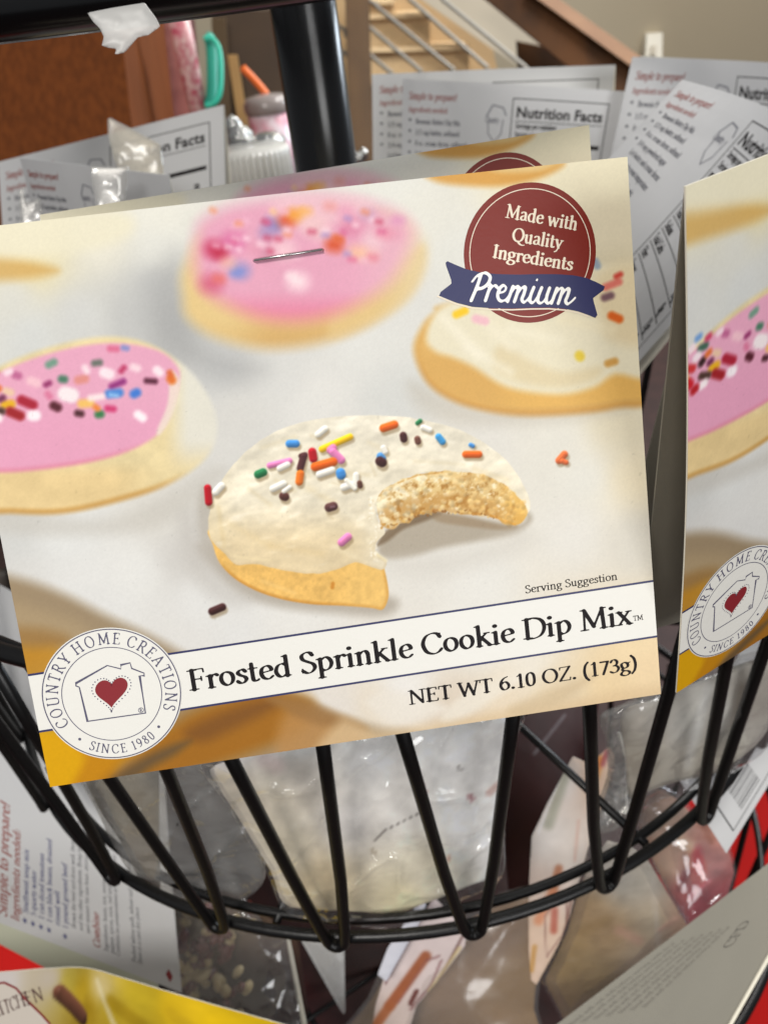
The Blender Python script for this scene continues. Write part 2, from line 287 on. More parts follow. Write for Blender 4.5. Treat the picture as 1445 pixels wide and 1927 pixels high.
class Canvas:
    def __init__(s, X, Y): s.X, s.Y = X, Y; s.C = np.ones(X.shape+(3,))
    def field(s, pts, p=3.2):
        num = 0; den = 0
        for x, y, r, g, b in pts:
            w = 1/(((s.X-x)**2+(s.Y-y)**2)+900)**(p/2); num = num+w[..., None]*np.array([r, g, b])/255; den = den+w
        s.C = num/den[..., None]
    def mix(s, sel, a, col): s.C[sel] = s.C[sel]*(1-a[..., None])+np.asarray(col)*a[..., None]
    def box(s, x0, y0, x1, y1): return (s.X > x0) & (s.X < x1) & (s.Y > y0) & (s.Y < y1)
    def poly(s, P, col, blur=2, alpha=1, shade=None, smoothed=True, wob=0, side=1):
        P = np.array(P, float)
        if smoothed: P = catmull(np.vstack([P, P[:1]]), 5)[:-1]
        m = blur+wob; sel = s.box(P[:, 0].min()-m, P[:, 1].min()-m, P[:, 0].max()+m, P[:, 1].max()+m)
        if not sel.any(): return None
        X, Y = s.X[sel], s.Y[sel]; D = poly_sdf(P, X, Y)
        if wob: D = D+wob*2*fbm(X, Y, 14, 3, 3)
        a = smooth(blur, -blur, D)*alpha
        c = np.broadcast_to(np.array(col)/255., X.shape+(3,))
        if shade: c = shade(X, Y, D, c)
        s.C[sel] = s.C[sel]*(1-a[..., None])+c*a[..., None]
    def cap(s, x0, y0, x1, y1, r, col, blur=1.5, alpha=1, lit=0):
        m = r+blur+1; sel = s.box(min(x0, x1)-m, min(y0, y1)-m, max(x0, x1)+m, max(y0, y1)+m)
        if not sel.any(): return
        X, Y = s.X[sel], s.Y[sel]; dx, dy = x1-x0, y1-y0; L = dx*dx+dy*dy+1e-9
        t = np.clip(((X-x0)*dx+(Y-y0)*dy)/L, 0, 1); ex, ey = X-x0-t*dx, Y-y0-t*dy; D = np.hypot(ex, ey)-r
        a = smooth(blur, -blur, D)*alpha; c = np.broadcast_to(np.array(col)/255., X.shape+(3,))
        if lit: c = np.clip(c*(1+lit*np.clip(-(ex*.4+ey)/r, -1, 1))[..., None]+.16*lit*smooth(.35, 0, np.hypot(ex+.2*r, ey+.4*r)/r)[..., None], 0, 1)
        s.C[sel] = s.C[sel]*(1-a[..., None])+c*a[..., None]
def blend(c, a, col): return c*(1-a[..., None])+np.array(col)/255.*a[..., None]
PINK, RED, ORG, YEL, BLU, GRN, BRN, WHT, MAG, PUR = (226,140,190), (190,35,50), (232,112,40), (245,200,40), (80,150,215), (50,130,85), (82,48,48), (242,238,228), (205,80,140), (150,60,130)
def art(X, Y):
    c = Canvas(X, Y)
    c.field([(-80,450,226,220,196),(60,450,228,222,198),(200,450,226,222,208),(60,500,224,212,172),(30,560,214,213,206),(150,600,208,208,205),(300,470,222,221,214),
        (290,540,194,194,192),(330,620,188,188,186),(260,600,194,194,192),(420,690,202,202,200),(-60,640,212,212,208),(60,630,210,211,208),(500,380,222,220,213),(300,410,228,226,216),(720,330,226,225,218),(800,420,226,224,215),(1000,330,234,226,200),(1150,320,238,230,204),
        (1150,420,222,212,188),(1165,520,214,204,178),(860,480,222,221,214),(760,560,218,217,212),(700,650,221,220,215),(520,700,216,215,211),(600,760,222,220,215),(740,745,212,212,208),(450,780,214,212,207),
        (900,820,222,219,212),(1050,830,224,221,212),(1160,800,226,218,196),(1190,900,234,224,200),(1100,900,224,222,214),(1080,1000,226,223,216),(1200,1020,216,212,202),(900,1100,227,225,219),(800,1060,222,219,212),
        (350,1050,206,203,198),(380,1130,222,221,218),(250,1080,225,224,220),(120,1000,222,222,219),(20,1000,208,208,205),(-60,1040,200,200,198),(300,960,215,212,205),(560,1170,226,224,219),(450,1200,222,221,218),
        (30,1110,214,212,208),(150,1120,222,221,218),(210,1140,222,221,218),(330,1215,220,218,214),(40,1240,214,210,204),(100,1300,214,210,204),(300,1300,216,212,206),(400,1320,214,208,200),(560,1330,218,212,204),(640,1330,222,216,208),(700,1330,224,214,198),(760,1290,230,227,222),(850,1330,216,204,188),(950,1330,226,212,190),(1050,1300,222,206,178),(1150,1290,228,206,168),(1220,1250,230,208,172),(1000,1240,230,224,212),(1200,1220,236,216,180),
        (500,1260,222,219,214),(900,1200,228,226,220)], 3.4)
    c.poly([(-80,1062),(10,1082),(70,1098),(130,1122),(200,1158),(270,1190),(330,1222),(400,1262),(480,1290),(560,1312),(640,1348),(720,1372),(800,1400),(700,1560),(-120,1560)], (164,146,120), 17)
    c.poly([(-80,1110),(20,1130),(90,1150),(160,1180),(190,1230),(60,1232),(-60,1200)], (180,160,128), 20, .7)
    c.poly([(-80,1176),(30,1180),(90,1186),(130,1206),(60,1250),(20,1280),(-60,1290)], (160,124,72), 18, .75)
    c.poly([(-60,1222),(60,1218),(120,1226),(160,1300),(60,1330),(-40,1330)], (196,146,52), 18, .85)
    c.poly([(-80,1330),(60,1366),(170,1372),(330,1380),(240,1420),(205,1470),(150,1560),(-80,1560)], (216,168,24), 18)
    c.poly([(150,1385),(300,1375),(330,1400),(230,1440),(190,1500),(130,1500),(160,1430)], (190,134,32), 14, .8)
    c.poly([(350,1345),(480,1300),(560,1306),(590,1330),(560,1380),(440,1430),(300,1480),(200,1560),(190,1480),(250,1430)], (166,116,44), 22)
    c.poly([(196,1500),(215,1462),(290,1416),(360,1392),(330,1420),(280,1448),(230,1490)], (110,92,70), 12, .85)
    c.poly([(350,1376),(420,1340),(500,1316),(520,1330),(440,1372),(380,1396)], (130,90,50), 17, .75)
    c.poly([(540,1340),(600,1340),(680,1372),(700,1440),(540,1440),(520,1400)], (186,144,92), 20, .85)
    c.poly([(500,1312),(570,1316),(640,1348),(690,1372),(620,1368),(560,1350)], (160,124,80), 12, .8)
    c.poly([(640,1356),(720,1376),(860,1352),(1000,1330),(1300,1290),(1300,1420),(640,1460)], (214,190,154), 16, .75)
    c.poly([(690,1320),(740,1300),(840,1330),(800,1350),(730,1356)], (228,222,212), 12, .8)
    c.poly([(880,1300),(960,1270),(1010,1262),(940,1310),(870,1350),(830,1352)], (232,226,214), 10, .7)
    c.poly([(960,1330),(1060,1290),(1120,1270),(1060,1320),(980,1350)], (206,186,154), 12, .7)
    # soft far cookies cut by the card's top edge
    c.poly([(-150,470),(0,480),(90,500),(110,512),(60,524),(-40,530),(-150,528)], (208,172,104), 15, .85)
    c.poly([(-150,380),(60,400),(230,400),(250,440),(180,470),(60,486),(-150,470)], (229,223,200), 18, .85)
    c.poly([(800,325),(900,312),(1010,300),(1060,310),(1010,338),(940,352),(860,350),(815,342)], (214,164,88), 10, .92)
    c.poly([(900,290),(1060,290),(1030,318),(980,326),(920,322)], (228,206,158), 8, .75)
    # shadow beside the far pink cookie
    c.poly([(300,500),(340,480),(365,560),(380,640),(500,690),(440,720),(330,680),(280,590)], (158,158,158), 40, .42)
    # far pink cookie
    def sh(X, Y, D, col):
        col = blend(col, smooth(640, 590, Y)*.4, (232,206,150)); col = blend(col, smooth(690, 800, X)*.85, (224,216,198))
        return blend(col, smooth(520, 420, X)*.35, (236,220,170))
    c.poly([(350,500),(345,560),(355,600),(400,632),(470,652),(540,654),(620,640),(700,608),(770,560),(800,500),(790,440),(700,400),(420,420)], (212,176,116), 20, .95, sh)
    c.poly([(640,560),(720,520),(790,460),(800,500),(770,560),(700,606),(620,636)], (224,200,150), 12, .6)
    def shp(X, Y, D, col):
        col = blend(col, smooth(540, 600, Y)*.55, (226,120,150)); return blend(col, smooth(640, 760, X)*.4, (235,205,205))
    c.poly([(372,440),(388,412),(440,388),(520,374),(610,370),(700,384),(760,410),(776,450),(735,530),(660,578),(580,602),(500,600),(430,575),(385,545),(368,500)], (225,170,190), 26, 1, shp)
    c.poly([(520,378),(620,370),(700,385),(640,420),(540,430)], (234,200,205), 16, .7)
    for x, y, r, col, al in [(405,470,20,(196,58,96),.9),(440,455,22,(214,110,160),.8),(415,478,14,(190,50,80),.7),(398,535,22,(205,90,120),.7),(412,525,12,(222,120,110),.7),(452,510,18,(140,150,205),.85),(445,515,10,(130,150,210),.6),(430,495,14,(235,190,170),.6),
        (515,425,18,(140,140,190),.85),(500,440,14,(170,150,190),.6),(540,415,17,(215,100,70),.95),(556,406,15,(235,170,80),.95),(575,400,12,(238,180,90),.7),(590,425,24,(235,200,200),.9),(605,440,16,(228,190,195),.8),(628,462,16,(214,96,60),.95),(636,450,10,(220,110,60),.8),
        (500,478,16,(205,150,170),.9),(535,470,22,(238,205,210),.85),(480,470,14,(222,160,180),.8),(560,530,20,(246,226,228),.9),(548,520,10,(246,226,228),.7),(660,430,20,(214,130,160),.6),(700,455,20,(236,205,210),.8),(695,480,16,(236,196,190),.8),(740,440,16,(225,160,180),.6),(672,476,16,(240,196,160),.75),(720,440,14,(228,150,170),.6),(690,405,14,(190,160,190),.5),(650,400,16,(225,150,180),.5),(700,485,10,(222,130,150),.6),(748,415,12,(214,140,190),.5),(620,390,12,(226,150,140),.5),(520,395,16,(232,190,200),.6),(446,420,16,(228,170,190),.6)]:
        c.cap(x-3, y, x+4, y+1, r*.72, col, r*.95, al)
    rq = np.random.RandomState(12)
    for k in range(34):
        x, y = 400+rq.rand()*330, 396+rq.rand()*100; col = [(236,190,206),(246,222,228),(214,110,150),(232,150,110),(170,150,200),(240,200,140),(196,80,110),(240,210,216)][rq.randint(8)]; c.cap(x-2, y, x+5*rq.rand(), y+2*rq.rand(), 5, col, 8, .6)
    # right white cookie
    def shr(X, Y, D, col):
        col = blend(col, smooth(-6, -24, D)*smooth(690, 640, Y)*.4, (232,196,130))
        col = blend(col, smooth(-14, 0, D)*smooth(640, 720, Y)*.45, (186,126,52)); return blend(col, smooth(900, 1000, X)*smooth(-12, -20, D)*.5, (232,190,110))
    c.poly([(770,720),(790,770),(860,800),(960,800),(1080,792),(1180,770),(1180,740),(960,770),(840,740)], (196,190,178), 22, .55)
    c.poly([(778,660),(790,620),(815,590),(860,570),(1200,540),(1240,740),(1160,768),(1080,779),(980,782),(900,770),(840,748),(800,715)], (216,176,108), 10, 1, shr)
    c.poly([(802,640),(812,600),(845,570),(960,540),(1220,500),(1240,700),(1160,704),(1120,728),(1060,742),(985,736),(940,722),(890,690),(850,672),(820,662)], (228,221,198), 10)
    c.poly([(940,650),(1000,680),(1060,700),(1130,690),(1120,715),(1050,730),(980,720),(930,695)], (220,206,172), 12, .8)
    c.poly([(1120,520),(1200,500),(1220,640),(1150,640),(1130,600)], (222,206,172), 18, .8)
    for a in [(835,600,900,668,9,(240,234,216)),(905,600,960,650,10,(236,229,208)),(960,620,1050,640,9,(236,230,210)),(880,655,960,700,7,(238,232,214)),(1060,600,1150,620,10,(234,224,196))]: c.cap(*a, 12, .6)
    for a in [(858,592,874,585,7,YEL),(895,600,912,604,8,(236,190,200)),(1152,594,1166,600,8,(214,100,34)),(1091,669,1092,671,9,(226,200,70)),(1145,684,1158,680,7,(206,158,84)),(1140,540,1165,530,7,(216,120,110)),(1138,560,1150,556,7,(120,90,100)),(1120,492,1124,500,7,(150,165,180)),(1160,520,1168,516,5,(200,70,60))]: c.cap(*a, 5, .9)
    # left pink cookie
    def shl(X, Y, D, col):
        col = col*(1+.12*fbm(X, Y, 30, 5)[..., None]); col = blend(col, smooth(305, 360, X)*smooth(900, 820, Y)*.92, (222,220,211))
        col = blend(col, smooth(860, 900, Y)*smooth(330, 200, X)*.3, (226,188,128))
        return blend(col, smooth(-16, -2, D)*smooth(880, 930, Y)*.7, (190,140,66))
    c.poly([(-60,930),(60,960),(180,975),(280,950),(400,880),(420,900),(300,990),(120,1010),(-80,990)], (200,196,188), 18, .6)
    c.poly([(-120,780),(0,690),(150,640),(260,640),(350,690),(400,760),(408,820),(380,870),(310,915),(220,945),(120,966),(20,966),(-120,955)], (226,210,168), 7.5, 1, shl)
    def shq(X, Y, D, col):
        col = blend(col, smooth(810, 740, Y)*.3, (226,180,196)); return blend(col, smooth(-14, -1, D)*smooth(820, 870, Y)*.5, (216,130,150))
    c.poly([(-120,760),(-10,706),(60,676),(150,652),(230,646),(300,660),(335,690),(338,720),(325,770),(300,815),(240,850),(160,872),(60,886),(-20,890),(-120,890)], (226,168,192), 6, 1, shq)
    c.poly([(322,700),(338,716),(330,770),(305,815),(296,810),(316,760)], (232,222,206), 5, .8)
    for a in [(90,688,106,680,7,(120,160,140)),(176,684,192,682,6,(110,120,110)),(205,656,225,657,6,(216,120,150)),(232,654,242,656,5,(140,150,200)),(28,705,38,708,7,(190,110,150)),(116,713,124,714,7,(80,130,105)),(145,716,165,712,8,(220,150,140)),(195,700,210,705,10,(242,226,230)),(205,730,240,715,6,PUR),(200,742,232,738,8,(80,140,210)),(252,742,260,738,8,(70,130,210)),(205,742,225,745,3,(160,200,235)),
        (272,716,298,718,5,(90,40,60)),(322,712,325,716,8,(220,120,50)),(320,700,323,706,5,(214,110,60)),(120,740,140,745,14,(240,232,232)),(150,760,176,758,8,(236,196,110)),(165,750,200,745,6,(242,226,225)),(35,750,70,765,9,(170,40,60)),(6,762,26,760,8,(226,180,40)),(14,772,45,785,9,(160,40,45)),(-20,770,10,775,7,(80,60,50)),(60,782,70,782,10,(244,238,240)),(100,762,112,768,8,(90,40,50)),(145,777,156,779,6,(80,45,50)),(185,780,192,779,7,(60,130,80)),(200,768,218,770,6,(205,70,120)),(258,778,272,788,8,(246,238,240)),(10,735,24,740,7,(230,200,170)),(55,715,75,722,8,(236,196,204)),
        (160,690,166,700,6,(240,220,225)),(250,690,262,694,7,(240,214,220)),(90,740,96,748,6,(214,130,160)),(295,695,303,702,8,(244,228,232)),(-30,720,-10,716,7,(70,110,90)),(-50,750,-36,752,8,(200,60,60)),(86,725,96,720,5,(150,60,110)),(-60,775,-50,770,8,YEL),(-92,745,-84,752,8,RED),(-70,752,-62,760,9,(230,110,40)),(-100,770,-92,764,9,(40,120,80)),(-88,782,-78,778,8,(70,130,210)),(-45,775,-38,782,9,(200,40,50)),(-36,735,-28,730,8,(240,226,230)),(-20,748,-14,742,7,(60,40,40)),(-72,730,-60,722,7,(160,70,120)),(-52,718,-44,712,7,(240,220,226)),(-10,790,0,786,8,(246,238,238)),(-30,795,-22,790,8,(180,40,46)),(-8,735,0,730,6,(220,120,60)),(-100,730,-92,724,7,(224,140,50)),(-84,795,-76,800,8,(246,238,238)),(-62,795,-55,800,7,(70,50,50)),(-14,705,-6,701,6,(200,70,110)),(-40,700,-30,696,6,(120,160,210)),(12,702,22,698,6,(240,220,226)),(0,752,8,748,6,(120,60,90)),(180,765,186,770,5,(230,140,60)),(228,700,236,690,5,(190,70,110))]: c.cap(a[0]*.8+a[2]*.2, a[1]*.8+a[3]*.2, a[0]*.2+a[2]*.8, a[1]*.2+a[3]*.8, a[4], a[5], 6, .93)
    # ---- main bitten cookie (zoom coordinates z -> photo)
    def Z(P): return [(340+x*.512, 740+y*.512) for x, y in P]
    c.poly(Z([(60,560),(110,640),(220,740),(380,790),(560,810),(740,820),(800,780),(740,740),(400,700),(160,560)]), (176,168,156), 14, .8)
    c.poly(Z([(90,340),(60,420),(70,540),(110,600),(130,420)]), (186,180,170), 12, .8)
    c.poly(Z([(-10,480),(40,430),(90,560),(160,680),(260,760),(180,780),(60,700)]), (196,192,186), 22, .6)
    c.poly(Z([(725,575),(760,525),(830,470),(900,440),(1000,440),(1240,480),(1275,440),(1290,470),(1230,520),(1100,545),(960,570),(860,600),(760,610)]), (178,168,152), 9, .9)
    c.poly(Z([(722,560),(755,505),(830,462),(900,438),(960,442),(900,470),(820,500),(760,545)]), (128,108,84), 5, .8)
    c.poly(Z([(940,440),(1050,455),(1180,485),(1240,490),(1200,505),(1050,490),(940,470)]), (158,136,108), 5, .6)
    c.poly(Z([(760,620),(900,600),(1100,560),(1260,500),(1290,560),(1100,640),(860,680)]), (212,208,200), 24, .6)
    def shb(X, Y, D, col):
        n = fbm(X, Y, 9, 11, 3); col = col*(1+.16*n[..., None]+.10*fbm(X, Y, 34, 4)[..., None])
        col = blend(col, smooth(-9, -1, D)*smooth(1040, 1090, Y)*.7, (196,140,62)); return blend(col, smooth(600, 690, X)*.35, (240,208,138))
    c.poly(Z([(112,500),(120,560),(145,625),(200,682),(280,727),(370,757),(480,776),(600,782),(700,790),(742,796),(762,760),(764,720),(750,650),(730,600),(640,560),(300,560)]), (230,190,116), 1.8, 1, shb)
    c.cap(*Z([(560,700)])[0], *Z([(558,714)])[0], 3.5, (202,138,56), 2.5, .8); c.cap(*Z([(300,690)])[0], *Z([(420,735)])[0], 3, (240,206,140), 5, .5)
    def shf(X, Y, D, col):
        n1 = fbm(X*.75+Y*.3, Y*1.5-X*.2, 52, 21, 3); n2 = fbm(X*.8+Y*.2, Y*1.3, 20, 8, 3)
        col = blend(col, smooth(930, 1030, Y)*.85*smooth(760, 640, X), (222,204,168)); col = blend(col, smooth(900, 820, Y)*.3, (238,234,222))
        rl = fbm(X*.8+Y*.25, Y*1.3, 44, 21, 3)-fbm(X*.8+Y*.25-4, Y*1.3-6, 44, 21, 3); col = col*(1+.32*rl*smooth(1060, 960, Y))[..., None]; col = blend(col, smooth(.05, .25, rl)*.5, (250,247,238)); col = blend(col, smooth(450, 395, X)*.4, (226,212,180)); col = blend(col, smooth(-8, 0, D)*.3*smooth(990, 1040, Y), (198,176,140))
        return np.clip(col*(1+.12*n1+.07*n2+.03*fbm(X, Y, 7, 91, 2))[..., None], 0, 1)
    c.poly(Z([(106,520),(104,460),(122,390),(165,300),(240,215),(340,145),(450,105),(600,84),(750,82),(880,96),(1000,126),(1100,172),(1190,240),(1245,310),(1285,400),(1270,440),(1200,360),(1130,318),(1050,292),(940,288),(860,300),(790,325),(745,358),(718,410),(728,470),(752,512),(722,548),(718,590),(756,618),(742,650),(700,640),(640,622),(575,648),(500,664),(400,655),(330,640),(270,628),(205,630),(160,588),(118,545)]), (233,225,205), 1.6, 1, shf, wob=1.1)
    # frosting swirls
    for a in [(230,300,215,400,8,(243,238,224)),(215,400,300,470,8,(240,234,218)),(300,470,420,450,9,(241,235,220)),(180,480,330,560,12,(226,212,182)),(330,560,520,590,12,(224,208,176)),(250,350,330,410,8,(216,204,178)),(470,350,560,400,12,(214,201,172)),(400,400,520,360,7,(243,239,228)),(560,560,640,600,10,(238,231,212)),(600,430,700,500,14,(240,236,224)),(640,320,720,330,12,(243,240,230)),
        (300,200,420,160,8,(224,214,190)),(520,130,700,110,8,(242,239,228)),(800,200,960,230,9,(240,236,222)),(860,250,1040,262,7,(222,212,188)),(1040,200,1130,260,9,(238,233,218)),(1080,280,1200,320,9,(229,214,182)),(1180,300,1250,390,6,(238,232,214)),(450,270,470,300,10,(220,208,180)),(600,290,690,300,7,(219,207,180)),(350,320,420,360,7,(221,209,182)),(690,180,760,210,8,(222,212,190)),(900,160,1000,180,6,(242,239,230)),(140,420,160,560,8,(219,204,170)),(420,520,560,500,8,(237,228,206)),(690,540,720,600,8,(243,238,222)),(200,600,330,615,5,(239,228,200)),(700,380,710,480,7,(246,242,228)),
        (480,155,520,170,6,(210,198,174)),(700,260,715,300,6,(214,202,176)),(560,330,620,345,5,(210,198,172)),(540,450,560,460,5,(200,188,162))]:
        (x0, y0), (x1, y1) = Z([a[:2], a[2:4]]); c.cap(x0, y0, x1, y1, a[4]*.38, np.array(a[5])+(np.array(a[5])-225)*.5, a[4]*.8, .32)
    # bite: crumb wall
    def shc(X, Y, D, col):
        n = fbm(X, Y, 15, 31, 4); n2 = fbm(X, Y, 6, 77, 2)
        col = blend(col, smooth(800, 730, X)*.55, (240,228,196))
        col = blend(col, smooth(.02, .3, n), (246,236,206)); col = blend(col, smooth(-.02, -.25, n)*.85, (178,132,68)); col = blend(col, smooth(.12, .4, n2)*.6, (250,244,222))
        g = (Y-X*.0)-(905+((X-840)/150)**2*40); col = blend(col, smooth(14, 34, g)*.55, (184,134,66)); col = blend(col, smooth(-10, -24, g)*.45, (218,178,104))
        return blend(col, smooth(920, 985, X)*.75, (230,186,100))
    bite = Z([(718,412),(742,360),(790,326),(860,302),(940,288),(1050,292),(1130,306),(1195,340),(1250,390),(1278,432),(1262,465),(1238,486),(1190,480),(1150,456),(1110,452),(1060,448),(1000,440),(960,428),(930,440),(880,446),(840,476),(810,478),(775,500),(740,488),(728,460)])
    c.poly(bite, (226,200,146), 2.0, 1, shc, wob=3.2)
    for a in [(720,400,750,470,9,(246,238,214)),(750,470,790,480,8,(240,226,188)),(750,370,840,320,6,(244,234,206)),(790,350,830,370,7,(250,246,228)),(880,300,960,292,3,(200,148,76)),(800,330,870,302,3,(206,158,88)),(950,300,1040,312,6,(232,204,148)),(1000,330,1040,360,7,(206,166,100)),(930,430,970,435,5,(170,112,48)),(1140,450,1230,484,4,(222,160,64)),(1200,400,1255,440,8,(238,196,112)),(720,590,755,615,6,(242,228,188)),(1040,300,1160,330,4,(216,178,112))]:
        (x0, y0), (x1, y1) = Z([a[:2], a[2:4]]); c.cap(x0, y0, x1, y1, a[4]*.45, a[5], a[4]*.6, .65)
    rs = np.random.RandomState(4)
    BP = catmull(np.vstack([np.array(bite), bite[:1]]), 4)
    for k in range(330):   # crumb texture: little lit lumps
        t = rs.rand(); x = 715+t*560; y = 290+rs.rand()*205; (px, py), = Z([(x, y)])
        if poly_sdf(BP, np.array([px]), np.array([py]))[0] > -1.2: continue
        m = min(1, max(0, (t-.15)*1.3)); dk = rs.rand() < .3
        base = np.array([244, 232, 200])*(1-m)+np.array([228, 188, 116])*m; base = base*(.70+.1*rs.rand()) if dk else base*(.9+.2*rs.rand())
        rr = 1.6+3.4*rs.rand()**1.3; c.cap(px, py, px+rs.randn()*2.6, py+rs.randn()*1.6, rr, np.clip(base, 0, 255), 2.6, .38 if dk else .5, .10)
    for k in range(70):   # crumbs along the bitten wall
        t = rs.rand(); x = 730+t*500; y = 305+70*abs(t*2-.95)**1.6+rs.rand()*115
        (px, py), = Z([(x, y)]); r = 1+rs.rand()*2.2
        if poly_sdf(np.array(bite), np.array([px]), np.array([py]))[0] > -2: continue
        c.cap(px, py, px+rs.randn()*1.5, py+rs.randn(), r, [(250,242,216),(240,222,176),(188,140,74),(206,164,98),(252,248,230)][rs.randint(5)], 1.8, .45)
    for k in range(60):
        t = rs.rand(); y = 380+t*235; x = (700 if y < 470 else 722 if y < 530 else 706)+22*rs.rand()-8; (px, py), = Z([(x, y)]); c.cap(px, py, px+rs.randn()*1.5, py+rs.randn()*1.5, .8+rs.rand()*1.6, [(250,247,236),(240,230,208),(222,206,172)][rs.randint(3)], 1.6, .5)
    for k in range(46):   # ragged bottom edge of the bite
        t = k/45.; x = 740+t*500; y = 500-70*math.sin(min(t*2.4, math.pi/2))*(1 if t < .5 else 1)+max(0, t-.45)*75; (px, py), = Z([(x, y-6+rs.randn()*5)]); c.cap(px, py, px+rs.randn()*2, py+1, 1+rs.rand()*1.6, [(196,142,66),(226,186,110),(150,104,50),(236,206,140)][rs.randint(4)], 1.3, .65)
    # sprinkles (start, end, radius, colour) in zoom coordinates
    SP = [(400,185,424,185,16,BLU),(520,205,622,160,14,YEL),(745,128,785,115,17,ORG),(818,155,820,168,15,BRN),(870,168,872,178,13,(120,80,70)),(948,160,962,178,14,(75,160,215)),(870,110,880,102,9,GRN),(890,125,915,135,12,WHT),(1048,225,1096,225,15,ORG),(1066,190,1074,194,9,BLU),(735,232,740,240,17,(90,150,205)),(733,250,740,254,20,BRN),
        (328,265,400,248,13,PINK),(285,298,304,290,17,GRN),(365,275,392,262,14,WHT),(442,230,458,225,10,BRN),(440,275,452,232,15,(96,60,62)),(484,215,488,240,17,RED),(550,208,560,200,16,PINK),(560,215,590,245,17,PINK),(495,270,560,252,19,ORG),(440,295,436,325,16,(236,130,50)),(510,298,556,282,15,WHT),(588,292,590,300,20,BLU),(378,378,384,380,18,(98,62,58)),(645,335,645,300,13,WHT),(658,330,660,340,11,(104,70,60)),(600,345,625,335,16,WHT),(545,420,562,415,18,(100,66,66)),(340,350,378,332,15,WHT),(592,548,615,528,17,PINK),(100,348,104,400,15,RED),(130,362,150,340,16,WHT),(745,200,752,215,12,WHT),(505,150,530,130,14,(246,243,232)),(1392,248,1412,225,15,(226,120,70)),(1405,250,1418,255,11,(226,120,70)),(116,802,154,786,16,(78,46,46)),(380,360,400,345,10,WHT),(610,320,640,350,10,(244,240,228))]
    for x0, y0, x1, y1, r, col in SP:
        (a, b), (d, e) = Z([(x0+6, y0+r*.75), (x1+6, y1+r*.75)]); c.cap(a, b, d, e, r*.46, (150,130,100), 3.2, .6)
    for x0, y0, x1, y1, r, col in SP:
        (a, b), (d, e) = Z([(x0, y0), (x1, y1)]); c.cap(a, b, d, e, r*.45, np.array(col)*.97, 2.2, .97, .3)
    (a, b), = Z([(560,418)]); c.cap(a-4, b, a+2, b-1, 2, (150,120,130), 2, .7)
    # print texture and tray speckle
    c.C = c.C*(1+.018*fbm(X, Y, 60, 2, 3)+.03*fbm(X, Y, 3.2, 9, 2))[..., None]
    sp = smooth(.36, .44, fbm(X, Y, 9, 55, 2))*smooth(650, 700, Y)*(1-smooth(1150, 1250, Y)); c.C = c.C*(1-.05*sp)[..., None]
    return np.clip(c.C, 0, 1)

# ---------------------------------------------------------------- object helpers
def mesh_obj(name, V, F, m, parent=None, smooth_=False, attr=None, label=None):
    me = bpy.data.meshes.new(name); V = np.asarray(V, float).reshape(-1, 3)
    if parent is not None: V = V-np.array(world_origin(parent))
    me.from_pydata(V.tolist(), [], [list(map(int, f)) for f in F]); me.materials.append(m)
    if smooth_: me.polygons.foreach_set('use_smooth', [True]*len(me.polygons))
    if attr is not None:
        a = me.color_attributes.new('print', 'FLOAT_COLOR', 'POINT'); c = np.ones((len(V), 4), np.float32); c[:, :3] = attr; a.data.foreach_set('color', c.ravel())
    me.update(); o = bpy.data.objects.new(name, me); COL.objects.link(o)
    if parent is not None: o.parent = parent
    if label: o['label'] = label
    return o
_org = {}
def world_origin(o):
    r = np.zeros(3)
    while o is not None: r = r+np.array(o.location); o = o.parent
    return r
def thing(name, loc, label, cat, group=None):
    o = bpy.data.objects.new(name, None); o.empty_display_size = .02; COL.objects.link(o); o.location = tuple(loc); o['label'] = label; o['category'] = cat
    if group: o['group'] = group
    return o
def tag(o, label=None, cat=None, group=None, kind=None):
    for k, v in (('label', label), ('category', cat), ('group', group), ('kind', kind)):
        if v: o[k] = v
    return o
def grid_faces(nx, ny, off=0, flip=False):
    j, i = np.mgrid[0:ny-1, 0:nx-1]; a = (j*nx+i).ravel()+off
    q = np.stack([a, a+1, a+nx+1, a+nx], 1)
    return (q[:, ::-1] if flip else q).tolist()
def tube(pts, r, n=8, closed=False, r2=None):
    pts = np.asarray(pts, float); k = len(pts); V = []; F = []
    up = np.array([0.137, .31, .94]); prev = None
    for i in range(k):
        t = pts[(i+1) % k]-pts[i-1] if closed else pts[min(i+1, k-1)]-pts[max(i-1, 0)]
        t = t/(np.linalg.norm(t)+1e-12)
        a = np.cross(t, up) if prev is None else prev-t*(prev@t)
        a /= np.linalg.norm(a)+1e-12; prev = a; b = np.cross(t, a); rr = r if r2 is None else r+(r2-r)*i/(k-1)
        for j in range(n):
            an = 2*math.pi*j/n; V.append(pts[i]+rr*(math.cos(an)*a+math.sin(an)*b))
    for i in range(k if closed else k-1):
        for j in range(n):
            p, q = i*n+j, i*n+(j+1) % n; p2, q2 = ((i+1) % k)*n+j, ((i+1) % k)*n+(j+1) % n; F.append([p, q, q2, p2])
    if not closed: F += [list(range(n))[::-1], list(range((k-1)*n, k*n))]
    return np.array(V), F
def join(*ms):
    VV, FF, o = [], [], 0
    for V, F in ms: VV.append(np.asarray(V)); FF += [[i+o for i in f] for f in F]; o += len(V)
    return np.vstack(VV), FF
def box_pts(c):   # eight corners: bottom four then top four
    return np.array(c), [[0,3,2,1],[4,5,6,7],[0,1,5,4],[1,2,6,5],[2,3,7,6],[3,0,4,7]]
def slab_from_px(quad, d, depth_vec):
    """a box: front face given by four photograph points and distances, thickness along depth_vec (world)"""
    f = np.array([P(x, y, dd) for (x, y), dd in zip(quad, d)]); return box_pts(np.vstack([f, f+np.array(depth_vec)]))
